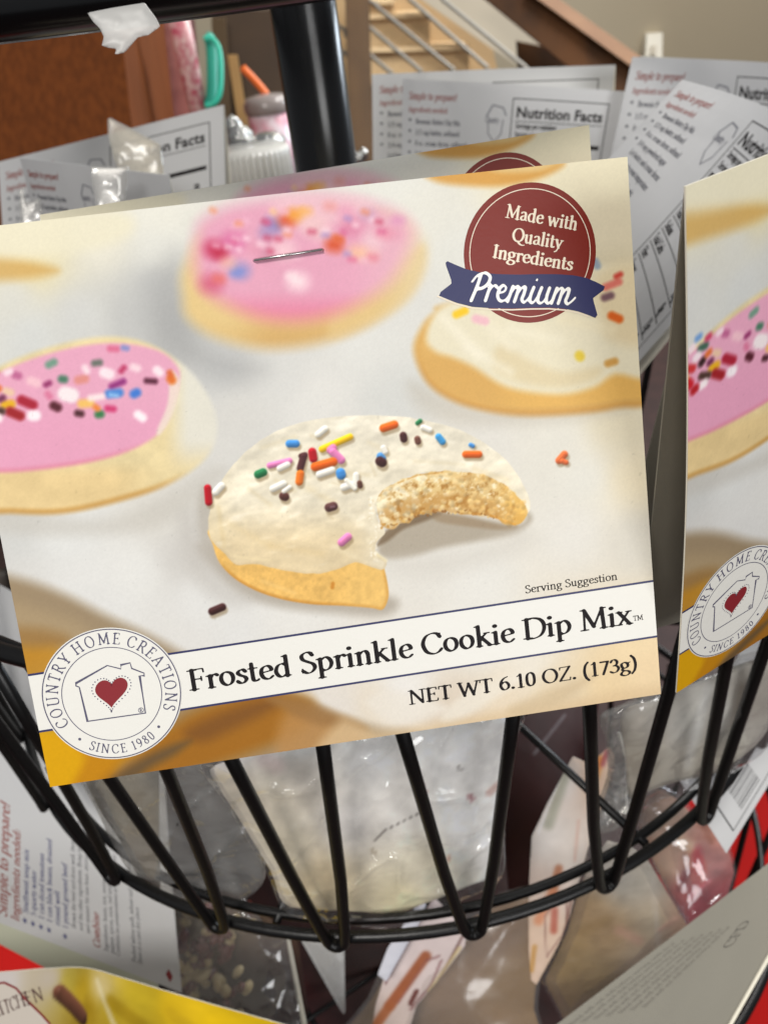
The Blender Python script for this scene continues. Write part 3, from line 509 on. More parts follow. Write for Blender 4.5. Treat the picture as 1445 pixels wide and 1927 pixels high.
def lathe(axis0, prof, n=40, axis=(0, 0, 1)):
    V, F = [], []; k = len(prof)
    for r, z in prof:
        for j in range(n): a = 2*math.pi*j/n; V.append((axis0[0]+r*math.cos(a), axis0[1]+r*math.sin(a), axis0[2]+z))
    for i in range(k-1):
        for j in range(n): F.append([i*n+j, i*n+(j+1) % n, (i+1)*n+(j+1) % n, (i+1)*n+j])
    return np.array(V), F
# ---------------------------------------------------------------- card geometry: unit card, x to the right 0..AS, y down 0..1
AS = .148855/.126732
class Surf:
    """bilinear card through four corner points (TL TR BR BL) with an optional bend(u, v) in metres along the normal"""
    def __init__(s, corners, bend=None):
        s.c = [P(*q) for q in corners]; n = np.cross(s.c[3]-s.c[0], s.c[1]-s.c[0]); n = n/np.linalg.norm(n)
        if n@(EYE-s.c[0]) < 0: n = -n
        s.n = n; s.bend = bend
    def at(s, x, y, off=0.0):
        u, v = np.asarray(x)/AS, np.asarray(y); u, v = u[..., None], v[..., None]
        p = s.c[0]*(1-u)*(1-v)+s.c[1]*u*(1-v)+s.c[2]*u*v+s.c[3]*(1-u)*v
        b = off if s.bend is None else off+s.bend(u, v)
        return p+b*s.n
MAINC = [(-112, 437, .19), (1180, 295, .19*1.054), (1243, 1306, .19*1.176), (95, 1481, .19*1.122)]
# photograph pixel <-> unit card of the front packet (the layout of the printed design is read in those pixels)
_O, _A, _B = [np.array([(x-CX)/FPX, (y-CY)/FPX, 1])*d for x, y, d in (MAINC[0], MAINC[1], MAINC[3])]; _A = (_A-_O); _B = _B-_O
_M = np.stack([_A, _B, _O], 1); _MI = np.linalg.inv(_M)
def px2card(x, y):
    r = _MI@np.array([(x-CX)/FPX, (y-CY)/FPX, 1.0]); return r[0]/r[2]*AS, r[1]/r[2]
def card2px(x, y):
    r = _M[:, 0][:, None]*(x.ravel()/AS)+_M[:, 1][:, None]*y.ravel()+_M[:, 2][:, None]; return (r[0]/r[2]*FPX+CX).reshape(x.shape), (r[1]/r[2]*FPX+CY).reshape(x.shape)
def put(surf, name, V2, F, m, off, parent, **kw):
    return mesh_obj(name, surf.at(V2[:, 0], V2[:, 1], off), F, m, parent, **kw)
def panel(surf, name, m, parent, th=.0004, off=0.0, nx=17, ny=13):
    X, Y = np.meshgrid(np.linspace(0, AS, nx), np.linspace(0, 1, ny))
    V = np.vstack([surf.at(X, Y, off).reshape(-1, 3), surf.at(X, Y, off-th).reshape(-1, 3)]); N = nx*ny
    F = grid_faces(nx, ny, 0, True)+grid_faces(nx, ny, N)
    b = list(range(nx))+[nx*(j+1)-1 for j in range(1, ny)]+[N-1-i for i in range(1, nx)]+[nx*j for j in range(ny-2, 0, -1)]
    F += [[b[i], b[(i+1) % len(b)], b[(i+1) % len(b)]+N, b[i]+N] for i in range(len(b))]
    return mesh_obj(name, V, F, m, parent)
def ring2d(cx, cy, r0, r1, n=96, a0=0, a1=2*math.pi):
    t = np.linspace(a0, a1, n+1); V = np.vstack([np.stack([cx+r*np.cos(t), cy+r*np.sin(t)], 1) for r in (r0, r1)])
    return V, [[i, i+1, n+2+i, n+1+i] for i in range(n)]
def disc2d(cx, cy, r, n=72, rings=(0, .5, 1)):
    ms = [ring2d(cx, cy, r*rings[i], r*rings[i+1], n) for i in range(len(rings)-1)]
    return join(*[(np.hstack([V, np.zeros((len(V), 1))]), F) for V, F in ms])
def J2(*ms):
    V, F = join(*ms); return V, F
def fill2d(pts, h=.012):
    pts = np.asarray(pts, float); x0, y0 = pts.min(0)-2*h; x1, y1 = pts.max(0)+2*h
    X, Y = np.meshgrid(np.arange(x0, x1+h, h), np.arange(y0, y1+h, h)); return march(poly_sdf(pts, X, Y), x0, y0, h, merge=False)
def poly_exact(pts):
    return np.array(pts, float), [list(range(len(pts)))]
def line2d(pts, w, closed=False):
    src = [np.array(p, float) for p in pts]; pts = []; V, F = [], []
    for a, b in zip(src, src[1:]+(src[:1] if closed else [])):   # short steps so the print follows a bent card
        k = max(1, int(np.hypot(*(b-a))/.035)); pts += [a+(b-a)*i/k for i in range(k)]
    pts = np.array(pts if closed else pts+[src[-1]])
    n = len(pts)
    for i in range(n):
        a = pts[i-1] if (i or closed) else pts[i]; b = pts[(i+1) % n] if (i < n-1 or closed) else pts[i]
        t = b-a; t = t/(np.hypot(*t)+1e-12); nn = np.array([-t[1], t[0]])
        d1 = pts[i]-a; d1 = d1/(np.hypot(*d1)+1e-12); k = 1
        if np.hypot(*(pts[i]-a)) > 1e-9 and np.hypot(*(b-pts[i])) > 1e-9: k = 1/max(.5, abs(d1@t))
        V += [pts[i]+nn*w*k, pts[i]-nn*w*k]
    for i in range(n if closed else n-1):
        a, b = 2*i, 2*((i+1) % n); F.append([a, a+1, b+1, b])
    return np.array(V), F
def txt(s, p0, p1, size, w=.075, thin=.026, n=24, fit=True, slant=0.0, track=0.0):
    """text whose baseline runs between two photograph pixels, in card units (y down)"""
    a, b = np.array(px2card(*p0)), np.array(px2card(*p1)); L = np.hypot(*(b-a)); ang = math.atan2(-(b-a)[1], (b-a)[0])
    xs = L/(text_width(s, track)*size) if fit else 1
    V, F = lay_text(s, 0, 0, size, ang, xs=xs, w=w, thin=thin, n=n, slant=slant, track=track)
    V = V*[1, -1]+a; return V, F
INK = lambda: mat('ink_black', (22, 16, 18), .6, .25)
NAVY = lambda: mat('ink_navy', (50, 52, 94), .42, .35, bump=(900, .15, .0002))
def front_art(surf, parent, nx, ny, x0=0., x1=None, y0=0., y1=1., nt=24, text=True):
    """everything printed on the front of a header card"""
    x1 = AS if x1 is None else x1
    X, Y = np.meshgrid(np.linspace(x0, x1, nx), np.linspace(y0, y1, ny)); px, py = card2px(X, Y)
    C = lin(art(px, py)).reshape(-1, 3)**1.17*1.03
    mesh_obj('printed_photo', surf.at(X, Y, .00003).reshape(-1, 3), grid_faces(nx, ny, 0, True), mat('printed_card', (255,)*3, .45, .18, attr=True, bump=(2200, .12, .0001)), parent, attr=C)
    white = mat('print_white', (232, 230, 223), .45, bump=(700, .2, .0002)); h = 1/28.
    def band(name, pa, pb, pc, pd, m, off, n=40):
        a, b, c_, d = [np.array(px2card(*q)) for q in (pa, pb, pc, pd)]; b = a+(b-a)*1; t = np.linspace(0, 1, n)[:, None]
        V = np.vstack([a+(b-a)*t, d+(c_-d)*t]); V[:, 0] = V[:, 0].clip(x0, x1); return put(surf, name, V, [[i, i+1, n+i+1, n+i] for i in range(n-1)], m, off, parent)
    E0, E1 = (50, 1271), (1216, 1096); G0, G1 = (72, 1377), (1229, 1199)
    # run the bands right to the card's edges
    def ext(p, q):
        a, b = np.array(px2card(*p)), np.array(px2card(*q)); s_ = (b-a)/(b[0]-a[0]); return a+s_*(0-a[0]), a+s_*(AS-a[0])
    (ea, eb), (ga, gb) = ext(E0, E1), ext(G0, G1)
    def strip(name, a, b, c_, d, m, off, n=40):
        t = np.linspace(0, (x1-x0)/AS, n)[:, None]; V = np.vstack([a+(b-a)*t, d+(c_-d)*t]); return put(surf, name, V, [[i, i+1, n+i+1, n+i] for i in range(n-1)], m, off, parent)
    strip('title_band', ea, eb, gb, ga, white, .00007)
    w = np.array([0, .0020])
    strip('band_line', ea-w, eb-w, eb+w, ea+w, NAVY(), .0001); strip('band_line', ga-w, gb-w, gb+w, ga+w, NAVY(), .0001)
    # round logo
    lx, ly, lr = .12048*AS, .83793, .1271
    nv = lambda n_, V, F, m, off: put(surf, n_, V[:, :2], F, m, off, parent)
    V, F = disc2d(lx, ly, lr*1.0); nv('logo_disc', V, F, white, .00013)
    ink = mat('ink_slate', (86, 84, 108), .45)
    ms = [ring2d(lx, ly, lr*.968, lr*.984), ring2d(lx, ly, lr*.70, lr*.712)]
    # house outline, from photograph pixels
    zz = lambda x, y: px2card(x/2., 1080+y/2.)
    hp = [zz(*q) for q in [(300,425),(288,421),(287,411),(405,344),(457,357),(456,342),(491,334),(497,355),(544,373),(544,383),(527,383),(549,523),(331,554),(300,425)]]
    ms.append(line2d(hp, .0011))
    def flat(ms): return join(*[(np.hstack([V[:, :2], np.zeros((len(V), 1))]), F) for V, F in ms])
    V, F = flat(ms); nv('logo_line_art', V, F, ink, .00017)
    if text:
        tx = []
        def arc(s, a0, a1, inward, rr, size):
            V, F = arc_text(s, 0, 0, rr, a0, a1, size, inward, w=.06, thin=.035, n=14); V = V*[1, -1]+[lx, ly]; return V, F
        tx.append(arc('COUNTRY HOME CREATIONS', 209, -27, False, lr*.84, lr*.165)); tx.append(arc('SINCE 1980', 238, 305, True, lr*.84, lr*.135))
        for a in (227, -46): tx.append(disc2d(lx+lr*.83*math.cos(math.radians(a)), ly-lr*.83*math.sin(math.radians(a)), .0028, 12, (0, 1)))
        for sx, sy, rr in ((532, 512, .0052),): cx_, cy_ = zz(sx, sy); tx.append(ring2d(cx_, cy_, rr*.8, rr, 20)); V, F = lay_text('R', 0, 0, .006, w=.1, thin=.05, n=10); tx.append((V*[1, -1]+[cx_-.0022, cy_+.003], F))
        for k in range(46):   # dotted heart outline
            t = 2*math.pi*k/46; hx = 16*math.sin(t)**3; hy = 13*math.cos(t)-5*math.cos(2*t)-2*math.cos(3*t)-math.cos(4*t)
            x, y = zz(421+hx*4.6, 442-hy*4.5+hx*-.6); tx.append(disc2d(x, y, .0013, 8, (0, 1)))
        V, F = flat(tx); nv('logo_lettering', V, F, ink, .00017)
    t = np.linspace(0, 2*math.pi, 50)[:-1]; hx = 16*np.sin(t)**3; hy = 13*np.cos(t)-5*np.cos(2*t)-2*np.cos(3*t)-np.cos(4*t)
    V, F = fill2d([zz(421+a*3.85, 441-b*3.9-a*.6) for a, b in zip(hx, hy)], .004); nv('logo_heart', V, F, mat('ink_heart', (136, 34, 42), .45), .00017)
    if x1 < AS*.9: return
    # badge and ribbon
    bx, by, br = .8411*AS, .14422, .1192
    V, F = disc2d(bx, by, br); nv('badge_disc', V, F, mat('ink_brick', (124, 38, 28), .42, .35, bump=(800, .2, .0002)), .00008)
    cream = mat('print_cream', (236, 222, 200), .45)
    V, F = ring2d(bx, by, br*.905, br*.918); nv('badge_ring', V, F, cream, .00011)
    q = lambda x, y: np.array(px2card(723+x/2., 300+y/2.))
    rib = [(222,378),(262,396),(306,414),(360,426),(420,432),(500,434),(580,432),(650,432),(712,436),(760,446),(800,462),(838,482),(785,522),(808,602),(770,586),(730,572),(680,562),(620,557),(550,558),(480,561),(400,560),(330,555),(270,540),(235,526),(197,510),(254,466)]
    RP = np.array([q(*p) for p in rib]); cen = RP.mean(0)
    V, F = fill2d(RP, .006); nv('ribbon', V, F, NAVY(), .00012)
    V, F = line2d([q(x, y+5) for x, y in rib[14:25]], .0012); nv('ribbon_edge', V, F, cream, .00015)
    tl = []
    P4 = lambda x, y: (723+x/2., 300+y/2.)
    tl.append(txt('Made with', P4(451, 219), P4(722, 266), .0215, n=nt, w=.085, thin=.032)); tl.append(txt('Quality', P4(476, 306), P4(668, 337), .0215, n=nt, w=.085, thin=.032)); tl.append(txt('Ingredients', P4(403, 369), P4(706, 417), .0215, n=nt, w=.085, thin=.032))
    V, F = flat(tl); nv('badge_lettering', V, F, cream, .00013)
    adv, V, F = glyph(PREM, n=20); a, b = q(312, 530), q(722, 545); L = b-a; s_ = np.hypot(*L)/3.85; an = math.atan2(-L[1], L[0]); ca, sa = math.cos(an), math.sin(an)
    V2 = np.stack([V[:, 0]*ca*s_-V[:, 1]*sa*s_*.93, V[:, 0]*sa*s_+V[:, 1]*ca*s_*.93], 1)*[1, -1]+a; nv('ribbon_lettering', V2, F, mat('print_bright', (246, 244, 240), .45), .00016)
    ts = [txt('Frosted Sprinkle Cookie Dip Mix', (358, 1300), (1191, 1173), .0395, n=28, w=.077, thin=.031)]
    # small TM raised at the end of the title
    ts.append(txt('TM', (1192, 1169), (1211, 1166), .0095, n=14, w=.06, thin=.05))
    ts.append(txt('NET WT 6.10 OZ. (173g)', (770, 1326), (1200, 1259), .0268, n=24, w=.078, thin=.033)); ts.append(txt('Serving Suggestion', (989, 1117), (1163, 1091), .0145, n=18, w=.06, thin=.034))
    V, F = flat(ts); nv('title_lettering', V, F, INK(), .0001)
def back_art(surf, parent, nt=10, lines=None, nutrition=True, x1=AS):
    """what is printed on the back of a header card: instructions on the left, nutrition table on the right"""
    red = mat('ink_red_brown', (146, 82, 76), .5); blk = mat('ink_grey', (88, 88, 96), .5); dark = mat('ink_black', (22, 16, 18), .6, .25)
    def T(s, x, y, size, m, name, w=.07, xs=1.0, slant=0):
        V, F = lay_text(s, 0, 0, size, 0, xs=xs, w=w, thin=.04, n=nt, slant=slant); return (V*[1, -1]+[x, y], F)
    fl = lambda ms: join(*[(np.hstack([V[:, :2], np.zeros((len(V), 1))]), F) for V, F in ms])
    for V, F in (T('Simple to prepare!', .035, .10, .036, red, '', .085, .80, .12), T('Ingredients needed:', .035, .165, .028, red, '', .08, .80, .12), T('Combine and chill', .12, .80, .03, red, '', .07, .8, .12)): put(surf, 'heading_lettering', V, F, red, .0001, parent)
    ls = lines or ['Brownie Batter Dip Mix', '1/2 cup butter, softened', '8 oz. cream cheese, softened', '3/4 cup powdered sugar', 'Let butter and cream cheese', 'come to room temperature', 'then blend in dip mix', 'and powdered sugar until', 'smooth. Serve with fruit,', 'cookies or pretzels.', 'Store in a cool dry place']
    ms = []
    for k, s in enumerate(ls):
        y = .225+.056*k; ms.append(T(s, .075, y, .026, blk, '', .09, .80))
        if k < 4: ms.append(T('*', .035, y, .03, blk, '', .1))
    V, F = fl(ms); put(surf, 'instruction_lettering', V[:, :2], F, blk, .0001, parent)
    # house emblem between the two columns
    cx_, cy_ = .50, .17; ms = [line2d([(cx_-.05, cy_), (cx_-.02, cy_-.06), (cx_+.035, cy_-.05), (cx_+.055, cy_-.01)], .004), line2d([(cx_-.04, cy_), (cx_-.035, cy_+.085), (cx_, cy_+.13), (cx_+.035, cy_+.085), (cx_+.04, cy_+.01)], .003), T('Country', cx_-.055, cy_+.03, .032, blk, '', .09, .6)]
    V, F = fl(ms); put(surf, 'emblem', V[:, :2], F, mat('ink_emblem', (120, 120, 128), .5), .0001, parent)
    if not nutrition: return
    fx0, fx1 = .585, 1.10; ms = [line2d([(fx0, .07), (fx1, .07), (fx1, .97), (fx0, .97)], .0025, True)]
    bold = bold_word('Nutrition Facts'); V, F = bold; s_ = (fx1-fx0-.05)/V[:, 0].max(); ms.append((V*[s_, -s_*1.05]+[fx0+.025, .165], F))
    for y, w in ((.185, .002), (.30, .011), (.42, .005), (.47, .0015), (.52, .0015), (.57, .0015), (.62, .0015), (.67, .0015), (.72, .0015), (.775, .011), (.83, .0015), (.88, .0015)):
        ms.append(line2d([(fx0+.02, y), (fx1-.02, y)], w))
    for y, a, b in ((.22, 'Servings per container', ''), (.265, 'Serving size', ''), (.36, 'Amount per serving', ''), (.405, 'Calories', '50'), (.46, 'Total Fat', '0g'), (.51, 'Sodium', '45mg'), (.56, 'Total Carbs', '12g'), (.61, 'Fiber', '0g'), (.66, 'Sugars', '11g'), (.71, 'Protein', '0g'), (.82, 'Vitamin D', '0%'), (.87, 'Calcium', '0%'), (.93, 'Iron', '0%')):
        if y < .27 or True: ms.append(T(a, fx0+.025, y, .026, dark, '', .1, .8))
        if b: ms.append(T(b, fx1-.09, y, .03, dark, '', .12, .9))
    V, F = fl(ms); put(surf, 'nutrition_table', V[:, :2], F, dark, .0001, parent)
_bw = {}
def bold_word(s):
    if s not in _bw:
        cu = bpy.data.curves.new('word', 'FONT'); cu.body = s; cu.offset = .030; cu.space_character = 1.03; cu.resolution_u = 3; ob = bpy.data.objects.new('word', cu); COL.objects.link(ob)
        bpy.context.view_layer.update(); me = ob.evaluated_get(bpy.context.evaluated_depsgraph_get()).to_mesh()
        V = np.array([v.co[:2] for v in me.vertices]); F = [list(p.vertices) for p in me.polygons]; _bw[s] = (V-[V[:, 0].min(), 0], F)
        bpy.data.objects.remove(ob); bpy.data.curves.remove(cu)
    return _bw[s]
# ---------------------------------------------------------------- soft things filled in from an outline
def pillow(name, outline, m, parent, dist, bulge=.004, edge=22, noise=(60, .002), h=7, attr=None, back=.6, flat=False, seed=0, smoothed=True, crease=0):
    """closed shell: outline in photograph pixels, dist(x, y) its distance; bulges both ways, wrinkled by noise"""
    pts = np.array(outline, float)
    if smoothed: pts = catmull(np.vstack([pts, pts[:1]]), 4)[:-1]
    x0, y0 = pts.min(0)-2*h; x1, y1 = pts.max(0)+2*h; X, Y = np.meshgrid(np.arange(x0, x1+h, h), np.arange(y0, y1+h, h))
    V, F = march(poly_sdf(pts, X, Y), x0, y0, h, merge=False)
    sd = -poly_sdf(pts, V[:, 0], V[:, 1]).clip(None, 0); d = dist(V[:, 0], V[:, 1]) if callable(dist) else np.full(len(V), dist)
    prof = 1-np.exp(-sd/edge); wr = fbm(V[:, 0], V[:, 1], noise[0], seed, 4)*2*noise[1]*np.minimum(1, sd/10)
    if crease: q = fbm(V[:, 0]*.7+V[:, 1]*.5, V[:, 1]*.5, noise[0]*1.3, seed+9, 2); wr = wr-crease*np.exp(-(q/.035)**2)*np.minimum(1, sd/14)
    f = P(V[:, 0], V[:, 1], d-bulge*prof+wr); b = P(V[:, 0], V[:, 1], d+bulge*back*prof+1e-5)
    n = len(V); VV = np.vstack([f, b]); FF = [g[::-1] for g in F]+[[i+n for i in g] for g in F]
    cnt = {}
    for g in F:
        for i in range(len(g)): e = (g[i], g[(i+1) % len(g)]); cnt[e] = 1
    FF += [[a, b_, b_+n, a+n] for a, b_ in cnt if (b_, a) not in cnt]
    C = None
    if attr is not None: c = lin(np.clip(attr(V[:, 0], V[:, 1]), 0, 1)); C = np.vstack([c, c])
    return mesh_obj(name, VV, FF, m, parent, smooth_=True, attr=C)
def painted(fields, spots=(), nz=.05, p=3.4, polys=()):
    def f(X, Y):
        c = Canvas(X[None], Y[None]); c.field(fields, p)
        for q in polys: c.poly(*q)
        for s in spots: c.cap(*s)
        return (c.C*(1+nz*2*fbm(X[None], Y[None], 26, 3, 4))[..., None])[0]
    return f
def plane_d(p3):
    """distance function through three (x, y, d) photograph points, planar in space"""
    A = np.array([[x, y, 1] for x, y, d in p3], float); k = np.linalg.solve(A, np.array([1/d for *_, d in p3])); return lambda x, y: 1/(k[0]*x+k[1]*y+k[2])

# ================================================================ the room behind
wall = mat('painted_wall', (182, 169, 144), .8, noise=(3, .25, (174, 161, 137)), bump=(300, .2, .002))
V = [(-5, 4.5, 0), (6, 4.5, 0), (6, 4.5, 3.2), (-5, 4.5, 3.2), (-5, 4.6, 0), (6, 4.6, 0), (6, 4.6, 3.2), (-5, 4.6, 3.2)]
tag(mesh_obj('wall', V, [[0,1,2,3],[7,6,5,4],[0,4,5,1],[3,2,6,7],[0,3,7,4],[1,5,6,2]], wall), kind='structure', label='plain taupe wall behind the staircase')
tag(mesh_obj('floor', [(-5, -3, 0), (6, -3, 0), (6, 4.5, 0), (-5, 4.5, 0)], [[0,1,2,3]], mat('dark_floor', (58, 34, 30), .7, noise=(14, .6, (36, 20, 18)))), kind='structure', label='dark brown shop floor far below the rack')
AX = (-.0038, .42)
red = mat('red_box_card', (232, 26, 20), .7, noise=(9, .5, (205, 16, 14)), bump=(200, .1, .001))
for q, dd, lab in (([(1236, 1570), (1800, 1195), (1800, 2150), (1240, 2150)], [.98, 1.05, 1.25, 1.2], 'bright red box standing below the right side of the rack'), ([(-300, 1700), (118, 1732), (150, 2100), (-300, 2100)], [.80, .80, .9, .9], 'bright red box glimpsed at the lower left between the cards')):
    V, F = slab_from_px(q, dd, (0, .04, -.12)); o = thing('red_box', V[3], lab, 'box', 'red boxes under the rack'); mesh_obj('box_body', V, F, red, o)
    V, F = slab_from_px([(q[0][0]-4, q[0][1]-16), (q[1][0], q[1][1]-16), (q[1][0], q[1][1]+8), (q[0][0]-4, q[0][1]+8)], [d_-.006 for d_ in dd[:1]*4], (0, .02, -.02)); mesh_obj('box_rim', V, F, red, o)
wood = mat('dark_wood', (84, 52, 26), .75, .15, noise=(9, .8, (48, 31, 18), (1, 1, .12)))
wood2 = mat('cabinet_wood', (116, 62, 26), .7, .12, noise=(60, .6, (82, 42, 17), (2.5, 2.5, .05)), bump=(120, .2, .001))
tan = mat('stair_carpet', (206, 174, 130), .95, noise=(60, .5, (190, 158, 116)), bump=(400, .5, .004))
def boxthing(name, quad, d, dv, m, label, cat, group=None):
    t = thing(name, P(quad[3][0], quad[3][1], d[3]), label, cat, group); return t, slab_from_px(quad, d, dv)
# staircase
st = thing('staircase', P(760, 200, 2.9), 'wooden staircase with carpeted steps and thin metal rails behind the rack', 'staircase')
Q2 = lambda x, y: (680+.5294*x, .5294*y)
for q in ([(30, 16), (118, 16), (118, 66), (30, 66)], [(20, 68), (243, 62), (243, 182), (20, 182)], [(20, 186), (382, 178), (382, 300), (20, 300)]):
    V, F = slab_from_px([Q2(*p) for p in q], [2.95]*4, (0, .2, 0)); mesh_obj('step', V, F, tan, st)
    f = [Q2(*p) for p in q]; V, F = slab_from_px([(f[0][0], f[0][1]-7), (f[1][0], f[1][1]-9), f[1], f[0]], [2.93]*4, (0, .22, 0)); mesh_obj('step_nosing', V, F, mat('carpet_edge', (226, 196, 152), .95), st)
for q, m, nm, dd in (([(130, -60), (430, -60), (760, 230), (760, 420), (760, 420), (580, 420), (560, 240)], mat('stringer_paint', (168, 156, 136), .7, noise=(5, .3, (158, 146, 126))), 'stringer', 2.85),):
    f = [P(*Q2(*p), dd) for p in q]; b = [p+np.array([0, .04, 0]) for p in f]; n = len(f)
    mesh_obj(nm, f+b, [list(range(n)), list(range(n, 2*n))[::-1]]+[[i, (i+1) % n, (i+1) % n+n, i+n] for i in range(n)], m, st)
V, F = slab_from_px([Q2(395, -40), Q2(600, -40), Q2(1000, 255), Q2(960, 420)], [2.6]*4, (0, .05, 0)); mesh_obj('handrail', V, F, wood, st)
V, F = slab_from_px([Q2(590, -30), Q2(665, -30), Q2(1010, 215), Q2(995, 262)], [2.58]*4, (0, .05, 0)); mesh_obj('handrail_cap', V, F, mat('light_wood', (150, 108, 72), .45, noise=(12, .6, (130, 90, 58))), st)
V, F = slab_from_px([Q2(560, 150), Q2(1010, 240), Q2(960, 800), Q2(600, 800)], [2.7]*4, (0, .05, 0)); mesh_obj('side_board', V, F, wood, st)
rod = mat('grey_metal', (150, 146, 138), .4, metal=.3)
for p, q in (((50, 20), (330, 250)), ((165, -8), (450, 242)), ((285, -5), (590, 245)), ((-50, 30), (215, 255)), ((-60, 120), (110, 262)), ((-80, -50), (60, 20)), ((-160, 30), (-30, 130)), ((-160, 110), (-20, 220))):
    V, F = tube([P(*Q2(*p), 2.45), P(*Q2(*q), 2.45)], .0056, 8); mesh_obj('rail_rod', V, F, rod, st)
V, F = slab_from_px([(650, -30), (694, -30), (707, 420), (664, 420)], [2.4]*4, (0, .06, 0)); mesh_obj('newel_post', V, F, mat('newel_wood', (98, 70, 38), .5, noise=(10, .7, (70, 48, 26), (1, 1, .15))), st)
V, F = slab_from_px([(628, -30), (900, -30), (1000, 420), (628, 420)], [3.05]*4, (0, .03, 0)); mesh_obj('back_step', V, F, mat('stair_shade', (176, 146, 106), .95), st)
# light switch plate
sw = thing('light_switch', P(1229, 88, 4.05), 'cream light switch plate on the taupe wall above the packets', 'light switch')
V, F = slab_from_px([(1216, 64), (1246, 62), (1245, 122), (1214, 122)], [4.05]*4, (0, .05, 0)); mesh_obj('plate', V, F, mat('switch_cream', (226, 220, 204), .4), sw)
V, F = slab_from_px([(1226, 86), (1235, 86), (1234, 102), (1225, 102)], [4.03]*4, (0, .01, 0)); mesh_obj('toggle', V, F, mat('switch_toggle', (196, 186, 166), .4), sw)
# wooden cabinet, panels and shelf things at the left
cb = thing('wooden_cabinet', P(100, 350, 1.0), 'reddish brown wooden cabinet at the left behind the rack', 'cabinet')
V, F = slab_from_px([(-300, 40), (226, 60), (262, 250), (-300, 460)], [1.0]*4, (0, .3, 0)); V[3] = P(-300, 640, 1.0); V[7] = V[3]+[0, .3, 0]
V = np.array([P(-300, 30, 1.0), P(226, 30, 1.0), P(292, 640, 1.0), P(-300, 640, 1.0)]); V = np.vstack([V, V+[0, .35, 0]]); mesh_obj('side_panel', V, F, wood2, cb)
def post(name, q, d, m, label, cat, dv=(0, .1, 0)):
    V, F = slab_from_px(q, [d]*4, dv); o = thing(name, V[:4].mean(0), label, cat); mesh_obj('board', V, F, m, o); return o
post('door_frame', [(222, 20), (262, 20), (300, 420), (258, 420)], 1.25, mat('frame_wood', (70, 46, 26), .5, noise=(8, .8, (50, 30, 18), (1, 1, .1))), 'dark wooden door frame right beside the cabinet', 'door frame')
post('curtain', [(256, 20), (302, 20), (340, 420), (294, 420)], 1.35, mat('mauve_cloth', (106, 92, 92), .9, noise=(14, .9, (66, 48, 44), (2, 2, .1))), 'greyish mauve curtain strip between door frame and pink box', 'curtain')
bx = post('pink_box', [(296, 30), (346, 36), (374, 300), (322, 300)], 1.3, mat('pink_card', (188, 122, 116), .7, noise=(40, .8, (160, 96, 92))), 'dusty pink box standing on edge behind the left packets', 'box')
V, F = slab_from_px([(346, 36), (360, 42), (386, 300), (374, 300)], [1.3]*4, (0, .05, 0)); mesh_obj('spine', V, F, mat('dark_red_card', (88, 24, 26), .6, noise=(60, .7, (60, 14, 18))), bx)
cbn = post('dark_shelf_unit', [(398, 20), (560, 20), (600, 420), (420, 420)], 1.9, mat('shelf_dark', (66, 46, 24), .7, noise=(8, .6, (46, 30, 16))), 'dark brown shelf unit in the gap left of the black post', 'shelf unit', (0, .3, 0))
V, F = slab_from_px([(429, 105), (446, 105), (476, 300), (458, 300)], [1.86]*4, (0, .02, 0)); mesh_obj('slat', V, F, mat('slat_wood', (168, 130, 76), .5, noise=(9, .6, (140, 104, 60))), cbn)
V, F = slab_from_px([(398, 35), (424, 35), (440, 300), (410, 300)], [1.85]*4, (0, .02, 0)); mesh_obj('upright', V, F, mat('upright_wood', (78, 58, 30), .5), cbn)
# floral tumbler with teal handle
tb = thing('tumbler', P(378, 200, 1.15), 'pink and white floral tumbler with a teal handle left of the post', 'tumbler')
c0 = P(372, 200, 1.15); V, F = lathe(c0-[0, 0, .06], [(0, 0), (.011, 0), (.013, .13), (.0125, .16), (0, .162)], 28); mesh_obj('body', V, F, mat('floral', (236, 206, 200), .5, noise=(110, 1, (200, 90, 110))), tb, smooth_=True)
hp = catmull([(384, 72), (400, 74), (412, 92), (416, 130), (414, 172), (404, 194), (386, 200)], 6); V, F = tube(P(hp[:, 0], hp[:, 1], np.full(len(hp), 1.12)), .0034, 10); teal = mat('teal_plastic', (44, 190, 160), .4); mesh_obj('handle', V, F, teal, tb, smooth_=True)
V, F = tube(P(hp[:, 0]*.3+384*.7+6, hp[:, 1], np.full(len(hp), 1.14)), .0075, 8); mesh_obj('grip', V, F, mat('teal_dark', (22, 150, 128), .45), tb, smooth_=True)
# cup with straw
cp = thing('cup', P(515, 270, 1.3), 'pink patterned cup with a clear lid and an orange straw left of the post', 'cup')
c0 = P(516, 275, 1.3); V, F = lathe(c0, [(0, -.05), (.027, -.05), (.030, .045), (.0, .046)], 36); mesh_obj('body', V, F, mat('cup_pink', (214, 130, 150), .35, noise=(45, 1, (240, 226, 232))), cp, smooth_=True)
V, F = lathe(c0, [(.0315, .046), (.033, .050), (.033, .058), (.028, .066), (.010, .069), (0, .069)], 36); mesh_obj('lid', V, F, mat('clear_grey', (150, 140, 136), .15), cp, smooth_=True)
sp = np.array([P(457, 128, 1.28), P(480, 152, 1.28), P(500, 176, 1.28), P(516, 205, 1.29), P(524, 240, 1.3)]); V, F = tube(catmull(sp, 5), .0052, 12); mesh_obj('straw', V, F, mat('orange_plastic', (240, 118, 50), .4), cp, smooth_=True)
